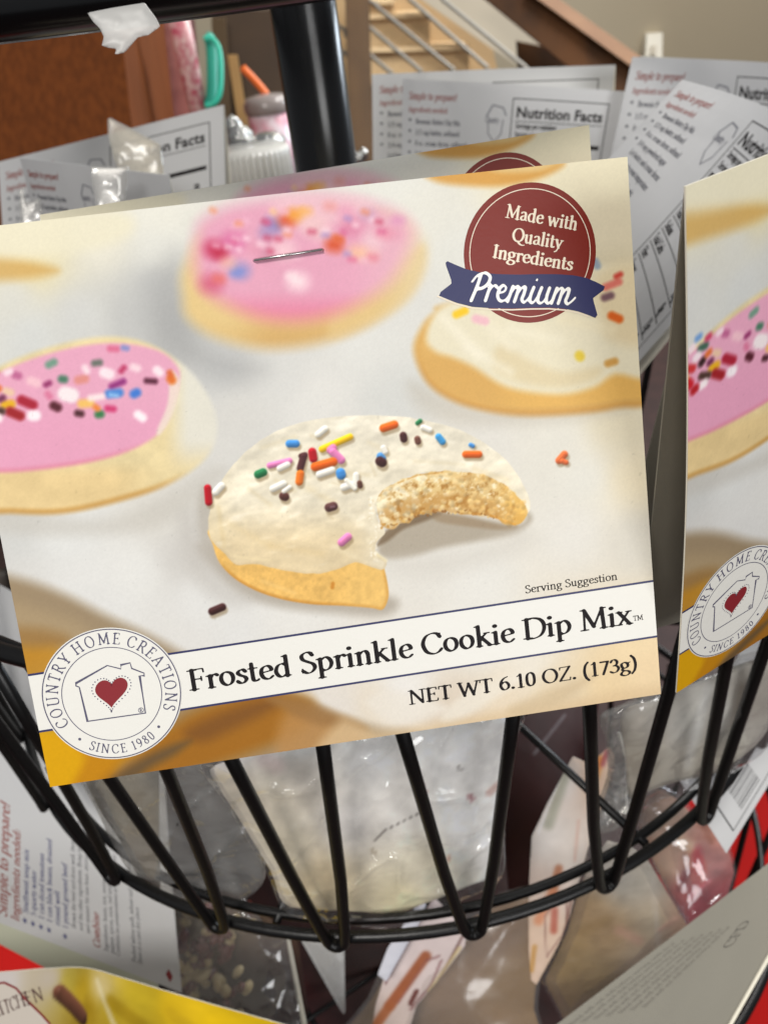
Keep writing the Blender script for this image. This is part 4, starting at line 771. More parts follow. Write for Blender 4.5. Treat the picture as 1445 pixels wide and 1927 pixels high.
# jar with ribbed white lid and glass domes
jr = thing('jar', P(488, 380, .80), 'glass jar with ribbed white band under shiny glass rims beside the black post', 'jar')
c0 = P(484, 345, .80); n = 216; prof = [(.0, -.03), (.0335, -.03), (.0335, .026), (.031, .030), (0, .030)]; V, F = [], []
for r, z in prof:
    for j in range(n): q = 2*math.pi*j/n; rr = r*(1-.09*max(0, math.cos(q*36))**2) if 0 < r and z < .027 else r; V.append((c0[0]+rr*math.cos(q), c0[1]+rr*math.sin(q), c0[2]+z))
F = [[i*n+j, i*n+(j+1) % n, (i+1)*n+(j+1) % n, (i+1)*n+j] for i in range(len(prof)-1) for j in range(n)]
mesh_obj('ribbed_band', V, F, mat('ribbed_white', (206, 204, 198), .16, .8), jr, smooth_=True)
gls = mat('shiny_glass', (176, 176, 174), .06, 1.0, metal=.75, bump=(70, .9, .01))
for k, (x, y, r) in enumerate([(470, 285, .026), (452, 262, .014), (505, 275, .018), (440, 245, .009), (520, 292, .013)]):
    V, F = lathe(P(x, y, .82), [(0, -.012), (r*.9, -.012), (r, -.006), (r*.86, 0), (r*.95, .005), (r*.5, .011), (0, .013)], 32); mesh_obj('glass_rim', V, F, gls, jr, smooth_=True)
for k, (x, y, r) in enumerate([(672, 298, .006), (684, 290, .004)]):
    V, F = lathe(P(x, y, .8), [(0, -.006), (r, -.004), (r, .003), (0, .006)], 16); mesh_obj('glass_rim', V, F, gls, jr, smooth_=True)
# ================================================================ the wire rack
blk = mat('black_wire', (9, 8, 8), .36, .4, bump=(500, .15, .0005)); blk2 = mat('black_tube', (6, 6, 7), .22, .5)
rack = thing('display_rack', (AX[0], AX[1], .03), 'black wire spinner rack with round baskets on a thick black post', 'display rack')
V, F = lathe((AX[0], AX[1], 0), [(0, .028), (.0137, .028), (.0137, 2.2), (0, 2.2)], 40); mesh_obj('post', V, F, blk2, rack, smooth_=True)
Z0, RB, RR, HB = 1.35-.3350, .2098, .2298, .163
def circ(r, z, t): t = np.radians(t); return np.stack([AX[0]+r*np.cos(t), AX[1]+r*np.sin(t), 0*t+z], -1)
BOT = [259.4+15*k for k in range(-12, 12)]
BOT = [{0:259.6, 1:274.2, 2:289.6, 3:304.5, 4:319.0, -1:246.0, -2:230.5, -3:213.5, -4:199.0}.get(k, 259.4+15*k) for k in range(-12, 12)]
def basket(dz, full=True):
    z0 = Z0+dz; zr = z0+HB
    t = np.linspace(0, 360, 121)[:-1]
    for r, z, rad, nm in ((RB, z0+.0005, .0026, 'bottom_ring'), (RB-.0085, z0-.001, .0022, 'bottom_ring'), (RR+.0035, zr, .0030, 'top_rim'), (RR-.008, zr-.012, .0022, 'top_rim')):
        V, F = tube(circ(r, z, t), rad, 10, True); mesh_obj(nm, V, F, blk, rack, smooth_=True)
    for k in range(24):
        b = BOT[k]; tl = (BOT[k-1]+b)/2 if k else b-7.5; tr = (b+BOT[(k+1) % 24])/2 if k < 23 else b+7.5
        g = 2.5   # half-width of the rounded ends in degrees
        pts = [circ(RR, zr-.004, np.array([tl+g]))[0], circ((RR*.3+RB*.7)+.002, z0+HB*.3, np.array([tl*.3+(b-g*.55)*.7+g*.3]))[0], circ(RB+.0045, z0+.009, np.array([b-g*.45]))[0], circ(RB+.0042, z0+.0015, np.array([b-g*.2]))[0], circ(RB+.0042, z0+.0015, np.array([b+g*.2]))[0], circ(RB+.0045, z0+.009, np.array([b+g*.45]))[0], circ((RR*.3+RB*.7)+.002, z0+HB*.3, np.array([tr*.3+(b+g*.55)*.7-g*.3]))[0], circ(RR, zr-.004, np.array([tr-g]))[0]]
        V, F = tube(np.vstack([pts[0], np.array(pts[0])*.5+np.array(pts[1])*.5, catmull(np.array(pts[1:7]), 6), np.array(pts[7])*.5+np.array(pts[6])*.5, pts[7]]), .00235, 8); mesh_obj('side_wire', V, F, blk, rack, smooth_=True)
    for k in range(8):
        q = 252+45*k; V, F = tube(np.vstack([circ(RB-.004, z0-.001, np.array([q])), circ(.02, z0-.001, np.array([q]))]), .0019, 8); mesh_obj('floor_wire', V, F, blk, rack, smooth_=True)
    V, F = tube(circ(RB*.55, z0-.002, t), .0019, 8, True); mesh_obj('inner_ring', V, F, blk, rack, smooth_=True)
basket(0); basket(.3275)
t = np.linspace(0, 360, 121)[:-1]; V, F = tube(circ(RB+.001, Z0+.330, t), .0066, 14, True); mesh_obj('tray_edge', V, F, blk2, rack, smooth_=True); basket(-.335)
# ================================================================ header cards
def packet(corners, label, group='dip mix packets hanging in the basket', cardm='card_board', back=None, bend=None):
    s = Surf(corners, bend); t = thing('dip_mix_packet', s.at(np.array(AS/2), np.array(0.)), label, 'packet', group); return s, t
board = mat('card_board', (226, 220, 204), .55, .3, bump=(1500, .2, .0002))
bboard = mat('card_back', (196, 196, 197), .36, .5, bump=(900, .15, .0003))  # darker than the front stock: shade on the backs put into the colour
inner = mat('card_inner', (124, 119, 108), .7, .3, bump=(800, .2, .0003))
G1 = 'cookie dip mix packets facing the front'; G2 = 'dip mix packets seen from the back'
def quadflap(name, cs, m, parent): s = Surf(cs); return panel(s, name, m, parent, nx=9, ny=7)
# 1 front packet
mb = lambda u, v: .0016*np.sin(np.pi*u)*(1-v)**2-.0008*np.sin(np.pi*v)*u
s1, p1 = packet(MAINC, 'large stapled front packet with bitten frosted sprinkle cookie and whole red Premium badge', G1, bend=mb)
fp = panel(s1, 'front_panel', board, p1, nx=41, ny=33); front_art(s1, fp, 640, 540)
quadflap('back_panel', [(-112, 438, .1906), (1180, 296, .2010), (1205, 1240, .246), (110, 1400, .236)], inner, p1)
a_, b_ = np.array(px2card(477, 492)), np.array(px2card(609, 471)); st_ = np.array([a_, a_+(b_-a_)*.03, b_-(b_-a_)*.03, b_]); off = [-.0006, .0007, .0008, -.0006]
pts = np.array([s1.at(x, y, o) for (x, y), o in zip(st_, off)]); pts = np.vstack([pts[0], pts[1], pts[1]*.5+pts[2]*.5+s1.n*.0001, pts[2], pts[3]]); V, F = tube(pts, .00034, 10); mesh_obj('staple', V, F, mat('staple_steel', (190, 184, 184), .25, metal=.9), p1, smooth_=True)
# 2 the one right behind it
s2, p2 = packet([(76, 404, .2475), (1108, 235, .2400), (1165, 1160, .266), (150, 1300, .27)], 'packet just behind the front one, only its top strip and badge tip showing', G1)
fp = panel(s2, 'front_panel', board, p2); front_art(s2, fp, 300, 140, y0=0, y1=.45, nt=12, text=False)
# 3 neighbour at the right
s3, p3 = packet([(1289, 351, .1582), (2193, 3, .2076), (1948, 875, .2785), (1272, 1304, .2291)], 'cookie dip packet at the right edge, turned away, pink frosting above round house logo', G1, bend=lambda u, v: .002*np.sin(np.pi*v)*(1-u))
fp = panel(s3, 'front_panel', board, p3, nx=31, ny=25); front_art(s3, fp, 300, 380, x1=AS*.42)
quadflap('back_panel', [(1290, 354, .1588), (2100, 60, .21), (1900, 1000, .34), (1206, 1190, .252)], inner, p3)
# 4 flap behind it
s4, p4 = packet([(1292, 560, .28), (1700, 470, .33), (1620, 1200, .40), (1150, 1130, .33)], 'plain grey brown card flap squeezed behind the right edge packet', G2)
panel(s4, 'back_panel', inner, p4)
# backs, middle
def backcard(cs, label, bend=None, nt=9, gap=.0008, **kw):
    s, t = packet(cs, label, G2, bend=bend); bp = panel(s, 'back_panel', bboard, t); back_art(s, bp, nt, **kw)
    c = [(x+dx, y+dy, d+e) for (x, y, d), dx, dy, e in zip(cs, (1, 1, 26, 12), (1, 1, 8, 8), (gap, gap, .02+gap, .02+gap))]; quadflap('front_panel', c, board, t); return s, t
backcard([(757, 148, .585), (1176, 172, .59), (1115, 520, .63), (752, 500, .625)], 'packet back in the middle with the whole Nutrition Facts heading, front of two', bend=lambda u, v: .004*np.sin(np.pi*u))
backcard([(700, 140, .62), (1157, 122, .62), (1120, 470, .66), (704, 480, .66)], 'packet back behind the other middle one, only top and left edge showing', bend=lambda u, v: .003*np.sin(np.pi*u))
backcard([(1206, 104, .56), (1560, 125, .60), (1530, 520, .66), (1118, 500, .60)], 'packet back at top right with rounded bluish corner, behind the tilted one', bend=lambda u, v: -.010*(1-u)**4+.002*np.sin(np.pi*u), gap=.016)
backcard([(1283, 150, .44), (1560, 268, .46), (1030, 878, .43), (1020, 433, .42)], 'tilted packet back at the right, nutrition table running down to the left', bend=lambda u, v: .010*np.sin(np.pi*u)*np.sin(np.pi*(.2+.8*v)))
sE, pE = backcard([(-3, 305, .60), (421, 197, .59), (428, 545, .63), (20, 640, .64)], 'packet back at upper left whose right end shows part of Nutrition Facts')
cf = film('clear_film', (.93, .92, .90), .22, .16, (9, .25, .002))
cfb = film('clear_film_warm', (.84, .78, .66), .3, .34, (8, .2, .002))
pillow('bag', [(203, 219), (240, 238), (303, 272), (308, 310), (313, 356), (270, 352), (236, 350), (215, 300), (204, 250)], cfb, pE, .53, .0015, 10, (30, .002), h=5, smoothed=False)
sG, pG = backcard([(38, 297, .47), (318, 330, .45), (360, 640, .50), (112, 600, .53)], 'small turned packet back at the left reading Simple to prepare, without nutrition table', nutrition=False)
pillow('bag', [(170, 312), (243, 312), (240, 352), (235, 410), (190, 420), (176, 360)], cf, pG, .44, .001, 10, (30, .002), h=5, smoothed=False)
pillow('bag', [(36, 360), (46, 352), (52, 380), (76, 372), (84, 420), (40, 430)], cf, pG, .455, .001, 8, (30, .001), h=4, smoothed=False)
# small pale blue flap in the gap right of the post
# ================================================================ bags in the basket
def bagthing(name, loc, label, cat='bag', group=None): return thing(name, loc, label, cat, group)
pw = mat('powder', (255,)*3, .75, .25, attr=True, bump=(220, .3, .0015))
film1 = film('bag_film', (.96, .96, .97), .08, .03, (20, .8, .003))
dB = plane_d([(650, 1370, .315), (650, 1740, .372), (900, 1500, .338)])
mixart = painted([(430,1400,235,230,230),(560,1400,249,249,246),(700,1420,252,250,246),(850,1420,252,250,246),(930,1450,252,250,246),(430,1500,222,211,191),(520,1500,241,230,207),(540,1600,235,224,198),(600,1660,247,226,184),(500,1650,228,219,201),(650,1550,245,240,234),(760,1520,247,243,236),(800,1640,252,243,217),(760,1700,252,238,195),(620,1700,235,219,184),(880,1560,252,250,246),(930,1620,252,250,246),(900,1680,252,247,230),(560,1450,203,195,184)],
    [(885,1499,887,1503,6,(176,120,126),3,.8),(920,1492,935,1478,6,(206,160,150),4,.7),(843,1614,845,1618,4,(180,120,100),3,.7),(795,1480,800,1490,3,(150,70,60),2,.6),(706,1580,722,1566,1.4,(120,112,106),1.2,.8),(724,1563,760,1545,1.4,(120,112,106),1.2,.8),(768,1540,785,1532,1.2,(120,112,106),1.2,.8),(860,1440,866,1448,3,(130,124,120),2,.6),(700,1600,706,1606,4,(170,150,120),3,.5),(500,1430,520,1440,16,(196,160,160),14,.35)], .11)
pillow('powder_mix', [(405,1440),(560,1405),(730,1380),(880,1350),(948,1340),(944,1440),(940,1560),(934,1640),(880,1668),(800,1700),(735,1722),(680,1716),(600,1712),(535,1700),(510,1640),(450,1540),(412,1480)], pw, p1, dB, .010, 50, (110, .0018), h=6, attr=mixart, crease=.001)
pillow('bag', [(380,1420),(560,1330),(960,1310),(962,1420),(950,1560),(945,1650),(880,1690),(800,1722),(735,1748),(640,1738),(540,1718),(500,1640),(430,1520)], film1, p1, lambda x, y: dB(x, y)-.004, .0140, 46, (60, .0026), h=5, seed=5, crease=.004)
# bag of the second packet, left of it
dL = plane_d([(250, 1460, .36), (400, 1700, .40), (420, 1460, .35)])
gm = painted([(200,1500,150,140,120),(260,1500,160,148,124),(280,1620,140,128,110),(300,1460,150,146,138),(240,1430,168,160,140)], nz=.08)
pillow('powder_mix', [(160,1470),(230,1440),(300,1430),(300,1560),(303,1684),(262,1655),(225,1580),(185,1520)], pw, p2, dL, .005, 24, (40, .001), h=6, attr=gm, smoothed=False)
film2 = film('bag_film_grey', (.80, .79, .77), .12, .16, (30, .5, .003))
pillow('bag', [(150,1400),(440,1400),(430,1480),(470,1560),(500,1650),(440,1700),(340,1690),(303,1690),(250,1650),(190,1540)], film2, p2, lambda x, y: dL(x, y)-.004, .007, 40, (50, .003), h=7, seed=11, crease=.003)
# bag of the right packet
dR = plane_d([(1300, 1300, .355), (1300, 1560, .42), (1420, 1320, .37)])
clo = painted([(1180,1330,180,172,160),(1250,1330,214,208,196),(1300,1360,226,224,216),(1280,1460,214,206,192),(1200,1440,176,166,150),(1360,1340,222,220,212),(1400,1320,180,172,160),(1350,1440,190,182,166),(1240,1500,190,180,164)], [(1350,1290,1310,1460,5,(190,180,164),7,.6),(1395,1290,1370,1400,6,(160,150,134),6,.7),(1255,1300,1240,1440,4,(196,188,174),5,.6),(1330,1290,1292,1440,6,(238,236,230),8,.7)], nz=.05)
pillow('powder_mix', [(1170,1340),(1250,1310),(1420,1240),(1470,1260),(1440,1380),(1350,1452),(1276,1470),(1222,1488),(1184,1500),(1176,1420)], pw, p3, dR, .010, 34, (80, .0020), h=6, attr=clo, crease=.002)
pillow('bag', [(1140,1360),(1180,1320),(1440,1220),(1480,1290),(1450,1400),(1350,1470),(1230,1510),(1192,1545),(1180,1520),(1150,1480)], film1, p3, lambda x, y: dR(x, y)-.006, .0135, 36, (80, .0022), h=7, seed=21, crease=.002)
# ================================================================ things below the basket
class Curve(Surf):
    """card hanging from a curved top edge"""
    def __init__(s, top, bot):
        s.t, s.b = np.array([P(*q) for q in top]), np.array([P(*q) for q in bot]); s.bend = None
        n = np.cross(s.b[0]-s.t[0], s.t[-1]-s.t[0]); n /= np.linalg.norm(n); s.n = n if n@(EYE-s.t[0]) > 0 else -n
    def at(s, x, y, off=0.0):
        u, v = np.asarray(x)/AS, np.asarray(y)[..., None]; k = np.linspace(0, 1, len(s.t))
        f = lambda A: np.stack([np.interp(u, k, A[:, i]) for i in range(3)], -1)
        return f(s.t)*(1-v)+f(s.b)*v+off*s.n
def curve_pts(p, n=24):
    c = catmull(np.array(p, float), 8); return [tuple(c[int(round(i))]) for i in np.linspace(0, len(c)-1, n)]
G3 = 'packets in the lower basket'
sl = Surf([(-38, 1722, .49), (0, 1100, .48), (298, 1270, .48), (342, 1868, .49)], bend=lambda u, v: .003*np.sin(np.pi*u)); pl = thing('dip_mix_packet', sl.at(np.array(0.), np.array(1.)), 'grey packet back on its side at the lower left, starred list running upwards', 'packet', G3)
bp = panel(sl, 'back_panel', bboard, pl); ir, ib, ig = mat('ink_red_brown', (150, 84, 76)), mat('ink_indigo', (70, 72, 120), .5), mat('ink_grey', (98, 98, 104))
def tl_(s, x, y, size, w=.08, xs=.8, sl_=0): V, F = lay_text(s, 0, 0, size, 0, xs=xs, w=w, thin=.035, n=12, slant=sl_); return V*[1, -1]+[x, y], F
f3 = lambda L: join(*[(np.hstack([v, np.zeros((len(v), 1))]), f) for v, f in L])
for q in (('Simple to prepare!', .03, .135, .050, .08, .95, .12), ('Ingredients needed:', .03, .195, .038, .08, .95, .12), ('Combine', .05, .60, .034, .08, .9, .12)): V, F = tl_(*q); put(sl, 'heading_lettering', V, F, ir, .0001, bp)
star = lambda x, y, r: poly_exact([(x+(r if k % 2 == 0 else r*.42)*math.sin(k*math.pi/5), y-(r if k % 2 == 0 else r*.42)*math.cos(k*math.pi/5)) for k in range(10)])
for y in (.235, .275, .315, .355, .435): V, F = star(.045, y-.01, .014); put(sl, 'star', V, F, ib, .0001, bp)
V, F = f3([tl_(s_, .075, y, .026, .07, .95) for s_, y in (('Southwest soup mix', .24), ('5 quarts water', .28), ('1 can diced tomatoes', .32), ('1 can black beans, drained', .36), ('rinsed well', .40), ('1 pound ground beef', .44))]); put(sl, 'instruction_lettering', V[:, :2], F, ib, .0001, bp)
V, F = f3([tl_(s_, .09, y, .020, .06, .95) for s_, y in (('Brown the beef and drain well, then add the water', .48), ('and the other ingredients. Bring to a boil, cover', .515), ('and simmer for one hour, stirring now and then', .55))]+[tl_(s_, .05, y, .020, .06, .95) for s_, y in (('Ingredients: beans, rice, onion, tomato, garlic, salt', .64), ('pepper, spices, corn, red and green peppers', .67), ('Contains no preservatives or added colour', .70), ('Packed where milk, wheat and soy are used', .78), ('Store in a cool dry place', .81))]); put(sl, 'small_print', V[:, :2], F, ig, .0001, bp)
hx = [(.05+.026*math.cos(a_), .945+.018*math.sin(a_)) for a_ in np.linspace(0, 2*math.pi, 5)[:-1]]; V, F = poly_exact(hx); put(sl, 'red_mark', V, F, mat('ink_heart', (136, 34, 42)), .0001, bp)
quadflap('front_panel', [(-60, 1745, .495), (-20, 1110, .50), (288, 1290, .51), (300, 1935, .50)], mat('card_cream', (186, 188, 168), .6), pl)
# yellow picture card, bottom left corner
top = curve_pts([(-330, 1850, .40), (-120, 1838, .40), (0, 1830, .40), (100, 1822, .40), (165, 1822, .40), (230, 1840, .40), (350, 1876, .405), (540, 1930, .41), (640, 1960, .42)]); bot = [(x*.9, y+560, d+.05) for x, y, d in top]
sy = Curve(top, bot); py = thing('dip_mix_packet', sy.at(np.array(AS/2), np.array(0.)), 'packet in the bottom left corner with yellow green picture and cream title patch', 'packet', G3)
fp = panel(sy, 'front_panel', board, py, nx=33)
ya = painted([(.1,.05,190,180,180),(.35,.03,200,190,190),(.48,.05,176,160,150),(.55,.06,176,150,30),(.62,.1,170,140,30),(.7,.06,188,160,70),(.75,.1,180,150,20),(.85,.05,200,170,30),(.95,.1,220,180,20),(1.1,.1,226,190,20),(.6,.2,150,116,20),(.8,.2,160,130,20),(.3,.15,196,190,188),(.1,.3,200,195,190),(1.,.4,170,140,30)], nz=.16, p=3) 
X, Y = np.meshgrid(np.linspace(0, AS, 150), np.linspace(0, .55, 70))
def yart(x, y):
    c = Canvas(x*1000, y*1000)
    c.field([(1000*a,1000*b,r,g,bl) for a, b, r, g, bl in [(.1,.05,196,188,188),(.3,.03,204,196,192),(.44,.03,190,178,166),(.5,.04,176,156,60),(.56,.06,168,138,30),(.6,.12,150,120,24),(.66,.05,196,178,130),(.7,.1,176,148,34),(.78,.05,190,164,40),(.86,.05,214,176,30),(.95,.08,226,186,20),(1.1,.1,230,192,20),(.6,.25,140,110,20),(.8,.2,150,124,26),(.2,.2,196,190,188),(.5,.4,150,120,40),(1.,.4,170,140,30)]], 3.2)
    c.cap(470, 75, 570, 150, 26, (92, 58, 44), 5, 1, .5); c.cap(640, 30, 720, 160, 9, (206, 192, 150), 6, .8); c.cap(700, 80, 780, 120, 20, (150, 120, 20), 12, .6); c.cap(860, 60, 940, 130, 16, (196, 160, 30), 10, .7)
    c.C *= (1+.35*fbm(x*1000, y*1000, 90, 6, 4)*(x > .48))[..., None]; return np.clip(c.C, 0, 1)
mesh_obj('printed_photo', sy.at(X, Y, .0001).reshape(-1, 3), grid_faces(150, 70, 0, True), MAT['printed_card'], fp, attr=lin(yart(X, Y)).reshape(-1, 3))
V = np.array([(.0, .07), (.30, .03), (.34, .05), (.38, .10), (.44, .17), (.46, .3), (.0, .3)]); V, F = fill2d(V, .02); put(sy, 'title_patch', V, F, mat('patch_cream', (206, 196, 184), .6), .0002, fp)
V, F = line2d([(0, .07), (.30, .03), (.34, .05), (.44, .17)], .003); put(sy, 'patch_line', V, F, mat('ink_heart', (136, 34, 42)), .0003, fp)
V, F = join(*[(np.hstack([v, np.zeros((len(v), 1))]), f) for v, f in [(lambda r: (r[0]*[1, -1]+[.27, .135], r[1]))(lay_text('KITCHEN', 0, 0, .042, .28, xs=.75, w=.06, thin=.03, n=12)), (lambda r: (r[0]*[1, -1]+[.30, .235], r[1]))(lay_text('Dip', 0, 0, .055, .30, w=.09, thin=.04, n=12, slant=.2))]]); put(sy, 'title_lettering', V[:, :2], F, mat('ink_brown', (96, 70, 66)), .0004, fp)
# big grey card, bottom right corner
sg = Surf([(985, 1975, .43), (1540, 1552, .40), (1545, 1625, .39), (1335, 1995, .37)]); pg = thing('dip_mix_packet', sg.at(np.array(AS/2), np.array(1.)), 'grey packet back with a bright cut edge crossing the bottom right corner', 'packet', G3)
bp = panel(sg, 'back_panel', mat('card_shade', (168, 164, 152), .55, .4, bump=(700, .15, .0003)), pg, th=.0007)
V, F = tube([P(1548, 1620, .389), P(1337, 1992, .369)], .00085, 8); mesh_obj('cut_edge', V, F, mat('paper_edge', (242, 236, 216), .5), pg)
ms = []
for k in range(7):
    V, F = lay_text('blend well and chill before serving with fruit', 0, 0, .030, 0, xs=.7, w=.06, thin=.04, n=8); ms.append((np.hstack([V*[1, -1]+[.14+.02*k, .10+.055*k], np.zeros((len(V), 1))]), F))
V, F = join(*ms); put(sg, 'small_print', V[:, :2], F, mat('ink_faint', (136, 132, 124)), .0001, bp)
V, F = lay_text('CFD', 0, 0, .07, .35, w=.05, thin=.04, n=12); put(sg, 'emblem', V*[1, -1]+[.62, .62], F, mat('ink_soft', (104, 100, 96)), .0001, bp)
# barcode card at the right
sb = Surf([(1215, 1330, .43), (1475, 1180, .43), (1530, 1345, .43), (1366, 1604, .43)]); 
sb = Surf([(1440, 1150, .44), (1560, 1290, .43), (1366, 1606, .42), (1260, 1440, .43)]); pb = thing('dip_mix_packet', sb.at(np.array(AS), np.array(1.)), 'packet back with a barcode, its corner pointing down over the red mat', 'packet', G3)
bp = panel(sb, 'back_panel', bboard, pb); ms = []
pt = lambda x, y: np.array([x, y, 0.])
B2 = mat('ink_black', (38, 30, 34))
for k in range(9):
    x = .76+.035*k; w = [.006, .004, .009, .005, .008, .004, .006, .009, .005][k]; V, F = line2d([(x, .62), (x, .80)], w*.8); ms.append((np.hstack([V, np.zeros((len(V), 1))]), F))
for pts in ([(.4, .9), (1.1, .9), (1.1, .1)], [(.3, .55), (.3, .1)], [(.5, .55), (.5, .2)], [(.62, .5), (.62, .2)], [(.8, .45), (.8, .15)]): V, F = line2d(pts, .004); ms.append((np.hstack([V, np.zeros((len(V), 1))]), F))
V, F = join(*ms); put(sb, 'barcode', V[:, :2], F, B2, .0001, bp)
# tan bag, bottom centre
tb_ = bagthing('mix_bag', P(880, 1927, .52), 'smooth brown bag of mix at the bottom centre between the picture strips')
pillow('powder_mix', [(640,2000),(700,1880),(760,1800),(860,1740),(1000,1690),(1012,1800),(1004,1900),(1010,2010)], pw, tb_, .53, .012, 60, (70, .001), attr=painted([(900,1760,120,92,68),(960,1850,150,120,80),(820,1850,140,112,86),(760,1920,124,100,76),(960,1920,156,124,84),(900,1980,140,112,80)], nz=.03))
pillow('bag', [(620,2010),(690,1880),(740,1790),(860,1715),(1010,1670),(1020,1800),(1012,1900),(1018,2020)], film('bag_film_clear', (.96, .95, .94), .2, .04, (14, .35, .002)), tb_, .51, .014, 60, (80, .0015), seed=3)
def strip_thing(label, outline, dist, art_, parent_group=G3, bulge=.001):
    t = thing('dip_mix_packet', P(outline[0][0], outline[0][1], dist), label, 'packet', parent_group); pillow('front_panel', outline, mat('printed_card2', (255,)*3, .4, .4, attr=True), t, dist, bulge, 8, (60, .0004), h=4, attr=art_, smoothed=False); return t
x2 = lambda L: [(400+.3875*a_, 1350+.3875*b_) for a_, b_ in L]
zc = lambda L: [(900+.377*a_, 1280+.377*b_) for a_, b_ in L]
def caps(L, zf, k):
    out = []
    for x0, y0, x1, y1, r, col, bl, al in L: (a_, b_), (c_, d_) = zf([(x0, y0), (x1, y1)]); out.append((a_, b_, c_, d_, r*k, col, bl*k, al))
    return out
tA = strip_thing('narrow picture card with brown stroke and oval logo, at the bottom centre', x2([(1075,870),(1230,1040),(1225,1110),(1120,1250),(990,1400),(930,1600),(760,1600),(790,1400),(830,1270),(940,1080)]), .50,
  painted([(x, y, 206, 190, 188) for x, y in x2([(900,1200),(1100,1000)])]+[(x, y, 196, 178, 170) for x, y in x2([(850,1450)])], caps([(1060,885,840,1290,5,(90,40,44),4,.9),(1035,1160,860,1400,26,(150,80,44),10,.95),(860,1400,790,1500,24,(160,90,50),10,.9),(1215,1060,1070,1330,6,(96,60,54),5,.9),(1100,1160,1040,1180,5,(120,70,70),5,.8),(1110,1180,1060,1300,5,(120,70,70),4,.8),(1060,1300,960,1420,5,(120,70,70),4,.8),(990,1330,960,1390,12,(90,40,34),5,.9),(1030,1190,900,1390,4,(130,80,80),4,.6),(1200,1120,1050,1330,9,(206,186,130),6,.7)], x2, .3875), nz=.04))
pillow('bag', x2([(995,905),(1040,900),(1010,990),(880,1220),(845,1285),(800,1250),(850,1120)]), mat('film_fold', (206, 206, 216), .15, .6), tA, .488, .001, 6, (30, .001), h=4, smoothed=False)
tB = strip_thing('curled picture card with oval logo, hanging between wires below the front packet', zc([(470,380),(560,420),(650,330),(680,380),(650,520),(600,680),(540,860),(490,1040),(455,1180),(400,1320),(290,1520),(262,1500),(250,1350),(248,1100),(258,900),(265,780),(340,620)]), .47,
  painted([(x, y, *c_) for (x, y), c_ in zip(zc([(330,800),(450,500),(350,1000),(330,1300),(560,500),(450,900)]), [(214,206,200),(214,208,206),(212,190,176),(214,186,164),(206,170,140),(212,200,190)])], caps([(430,480,350,720,26,(150,150,130),20,.7),(600,400,575,480,26,(200,120,40),16,.9),(640,360,620,420,14,(150,60,70),10,.8),(400,940,370,1060,20,(170,100,60),12,.9),(370,1060,300,1200,24,(206,130,90),18,.8),(380,1150,375,1250,18,(170,80,60),12,.8),(340,1380,330,1180,4,(150,110,100),4,.8),(330,1180,400,1080,4,(150,110,100),4,.8),(440,1100,440,1240,4,(150,110,100),4,.8),(440,1240,340,1380,4,(150,110,100),4,.8),(280,1330,264,1450,12,(190,140,70),8,.8),(470,1060,430,1260,6,(110,70,60),6,.8),(500,700,480,900,6,(200,150,130),8,.6),(430,420,300,760,5,(230,228,230),6,.8)], zc, .377), nz=.05))
# brown powder bag right of it
b2 = bagthing('mix_bag', P(1130, 1900, .50), 'clear bag of light brown powder standing below the right part of the wire ring')
dq = plane_d([(1100, 1600, .46), (1100, 1900, .54), (1280, 1740, .50)])
bp2 = painted([(x, y, *c_) for (x, y), c_ in zip(zc([(600,950),(700,1000),(820,1000),(900,1200),(650,1250),(500,1300),(450,1450),(600,1500),(800,1400),(560,1120),(980,1200),(430,1600)]), [(206,200,190),(190,186,176),(200,192,176),(196,186,160),(176,146,108),(170,142,98),(160,134,92),(158,136,98),(186,166,140),(180,150,110),(206,160,130),(150,126,96)])], caps([(870,1000,900,1350,12,(214,204,190),14,.5),(900,1250,1000,1180,10,(220,170,150),10,.6),(700,1250,800,1300,22,(206,160,140),20,.6),(520,1250,640,1200,26,(150,122,80),24,.6)], zc, .377), nz=.10)
o2 = zc([(440,1260),(490,1080),(545,940),(640,800),(760,830),(840,890),(940,1060),(1042,1225),(900,1330),(780,1440),(560,1600),(440,1720),(330,1500)])
pillow('powder_mix', o2, pw, b2, dq, .012, 46, (60, .002), attr=bp2, smoothed=False)
pillow('bag', zc([(420,1270),(480,1060),(540,880),(620,650),(720,560),(800,640),(860,880),(960,1060),(1060,1225),(910,1340),(790,1450),(570,1620),(440,1745),(310,1500)]), MAT['bag_film'], b2, lambda x, y: dq(x, y)-.008, .012, 40, (50, .003), seed=8, smoothed=False, crease=.003)
# clear folded bag above it, with a torn seam
b3 = bagthing('plastic_bag', P(1170, 1500, .40), 'crumpled clear plastic bag top with a white torn seam between two wires')
pillow('bag', zc([(600,180),(760,110),(930,80),(900,300),(860,520),(780,650),(700,740),(600,760),(560,700),(640,480),(640,300)]), film2, b3, .405, .008, 24, (36, .004), seed=14, h=5, crease=.004)
sm = np.array(zc([(700,260),(735,380),(742,470),(748,520),(735,575),(742,640),(728,665)])); V, F = tube(P(sm[:, 0], sm[:, 1], np.full(len(sm), .392)), .0006, 6); mesh_obj('seam', V, F, mat('seam_white', (226, 224, 216), .4), b3)
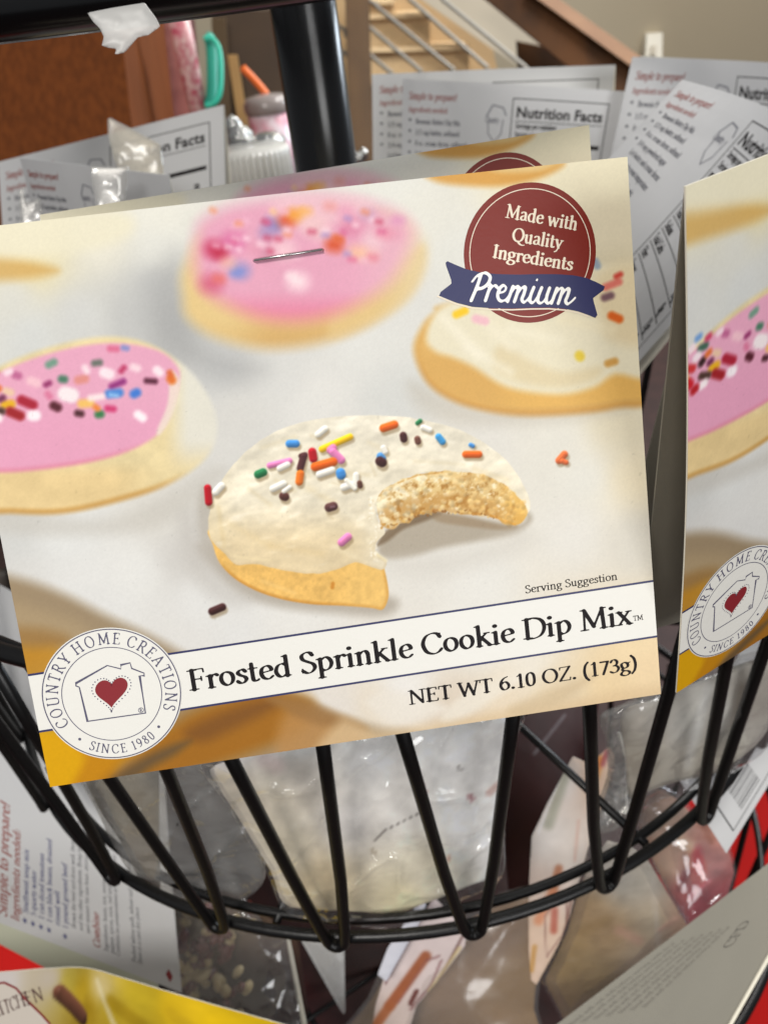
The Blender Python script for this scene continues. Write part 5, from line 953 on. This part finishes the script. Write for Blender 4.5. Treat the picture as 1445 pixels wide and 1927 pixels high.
# raspberry red bag
b4 = bagthing('mix_bag', P(1290, 1740, .50), 'clear bag of beige and raspberry red pieces at the right, against the red mat')
r4 = painted([(x, y, *c_) for (x, y), c_ in zip(zc([(860,600),(950,700),(1000,850),(950,950),(1100,880),(1150,950),(1100,1100),(1000,1100),(1180,750),(1080,1180),(1200,1050)]), [(120,92,74),(150,124,100),(170,140,112),(184,160,130),(150,80,76),(176,120,112),(176,60,76),(146,50,56),(186,120,96),(176,50,66),(186,80,86)])], caps([(1090,850,1100,950,26,(166,50,60),14,.8),(1040,960,1000,1040,20,(120,30,40),12,.8),(1150,1000,1050,1090,8,(226,120,130),8,.6),(1000,800,1050,830,30,(190,160,130),16,.8),(1120,720,1160,800,16,(150,80,50),10,.8)], zc, .377), nz=.16)
pillow('powder_mix', zc([(800,600),(900,540),(1000,600),(1090,700),(1180,720),(1250,860),(1275,960),(1240,1080),(1130,1160),(1042,1225),(960,1090),(880,920),(800,760)]), pw, b4, .52, .010, 30, (40, .003), attr=r4, smoothed=False, h=6)
pillow('bag', zc([(780,590),(900,520),(1020,580),(1100,690),(1190,710),(1265,860),(1290,960),(1250,1090),(1140,1170),(1040,1240),(950,1090),(870,920),(790,760)]), MAT['bag_film'], b4, .505, .012, 30, (40, .003), seed=33, smoothed=False)
# bean bag, lower left of the centre
b5 = bagthing('bean_bag', P(390, 1860, .50), 'bag of pale beans and dark red beans below the left part of the wire ring')
rs = np.random.RandomState(7)
be = painted([(340,1720,120,104,80),(400,1760,150,134,96),(360,1820,90,60,46),(440,1830,50,30,26),(420,1700,70,50,40),(500,1880,40,22,20)], nz=.1)
pillow('mix_base', [(320,1690),(430,1680),(560,1760),(580,1900),(560,2010),(330,2010)], pw, b5, .54, .008, 30, (40, .002), attr=be, smoothed=False)
ms = {'pale_beans': [], 'red_beans': []}
for k in range(90):
    x, y = 335+rs.rand()*150, 1705+rs.rand()*220
    if x > 430 and rs.rand() < .6: x -= 90
    c0 = P(x, y, .527-rs.rand()*.004); r = .0022+.0014*rs.rand(); u = rs.randn(3); u /= np.linalg.norm(u)
    bm = bmesh.new(); bmesh.ops.create_icosphere(bm, subdivisions=2, radius=r); V = np.array([v.co for v in bm.verts]); F = [[v.index for v in f.verts] for f in bm.faces]; bm.free()
    V = V+np.outer(V@u, u)*.6; ms['red_beans' if rs.rand() < .42 else 'pale_beans'].append((V+c0, F))
V, F = join(*ms['pale_beans']); tag(mesh_obj('pale_beans', V, F, mat('bean_pale', (176, 156, 112), .45), b5, smooth_=True), kind='stuff'); V, F = join(*ms['red_beans']); tag(mesh_obj('red_beans', V, F, mat('bean_red', (92, 34, 26), .35), b5, smooth_=True), kind='stuff')
pillow('bag', [(310,1670),(440,1660),(500,1740),(545,1760),(560,1850),(575,2010),(310,2010)], MAT['bag_film'], b5, .515, .006, 20, (40, .003), seed=40, smoothed=False)
# dark burgundy packet and an added dark sheet deeper in
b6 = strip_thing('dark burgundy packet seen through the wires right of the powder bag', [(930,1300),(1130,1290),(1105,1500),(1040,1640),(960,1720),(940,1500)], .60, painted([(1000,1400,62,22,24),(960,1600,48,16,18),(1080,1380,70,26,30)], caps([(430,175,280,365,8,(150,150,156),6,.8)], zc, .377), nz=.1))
b7 = strip_thing('added dark burgundy sheet deep under the wire ring, blocking red from below', [(120,1380),(560,1300),(980,1300),(1060,1400),(1240,1900),(1240,2030),(300,2030),(150,1700)], .70, painted([(500,1800,56,24,20),(560,1860,70,24,24),(620,1820,50,28,22)], nz=.25))  # added sheet, no real packet: hides the red below and its bounce
for lab, q, dd in (('thin clear film edge standing under the ring left of the centre wire', [(538,1762),(545,1762),(578,1930),(568,1930)], .52),):
    t = bagthing('plastic_sleeve', P(550, 1930, dd), lab, 'plastic sleeve'); pillow('edge', q, mat('film_edge', (200, 196, 180), .3), t, dd, .0005, 3, (20, .0002), h=3, smoothed=False)
    pillow('film', [(562,1762),(648,1780),(650,1912),(640,1900)], film('sleeve_film', (.9, .9, .9), .25, .28, (9, .2, .002)), t, dd+.005, .001, 10, (30, .001), h=5, smoothed=False)
# dark packets filling the left and right depths of the basket
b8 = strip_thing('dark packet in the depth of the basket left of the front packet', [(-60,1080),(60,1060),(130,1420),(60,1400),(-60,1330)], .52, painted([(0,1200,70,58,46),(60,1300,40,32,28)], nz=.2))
# ================================================================ tape on the upper basket
tp = tag(pillow('torn_tape', [(x/2, y/2) for x, y in [(330,48),(420,30),(545,10),(590,70),(604,100),(560,132),(520,140),(495,170),(470,198),(432,206),(440,184),(410,180),(384,172),(392,140),(378,108),(350,80)]], film('tape', (.62, .60, .56), .5, .42, (9, .15, .001)), None, .170, .0006, 10, (40, .0004), h=4, smoothed=False), 'torn piece of whitish tape stuck to the underside of the upper basket', 'tape')
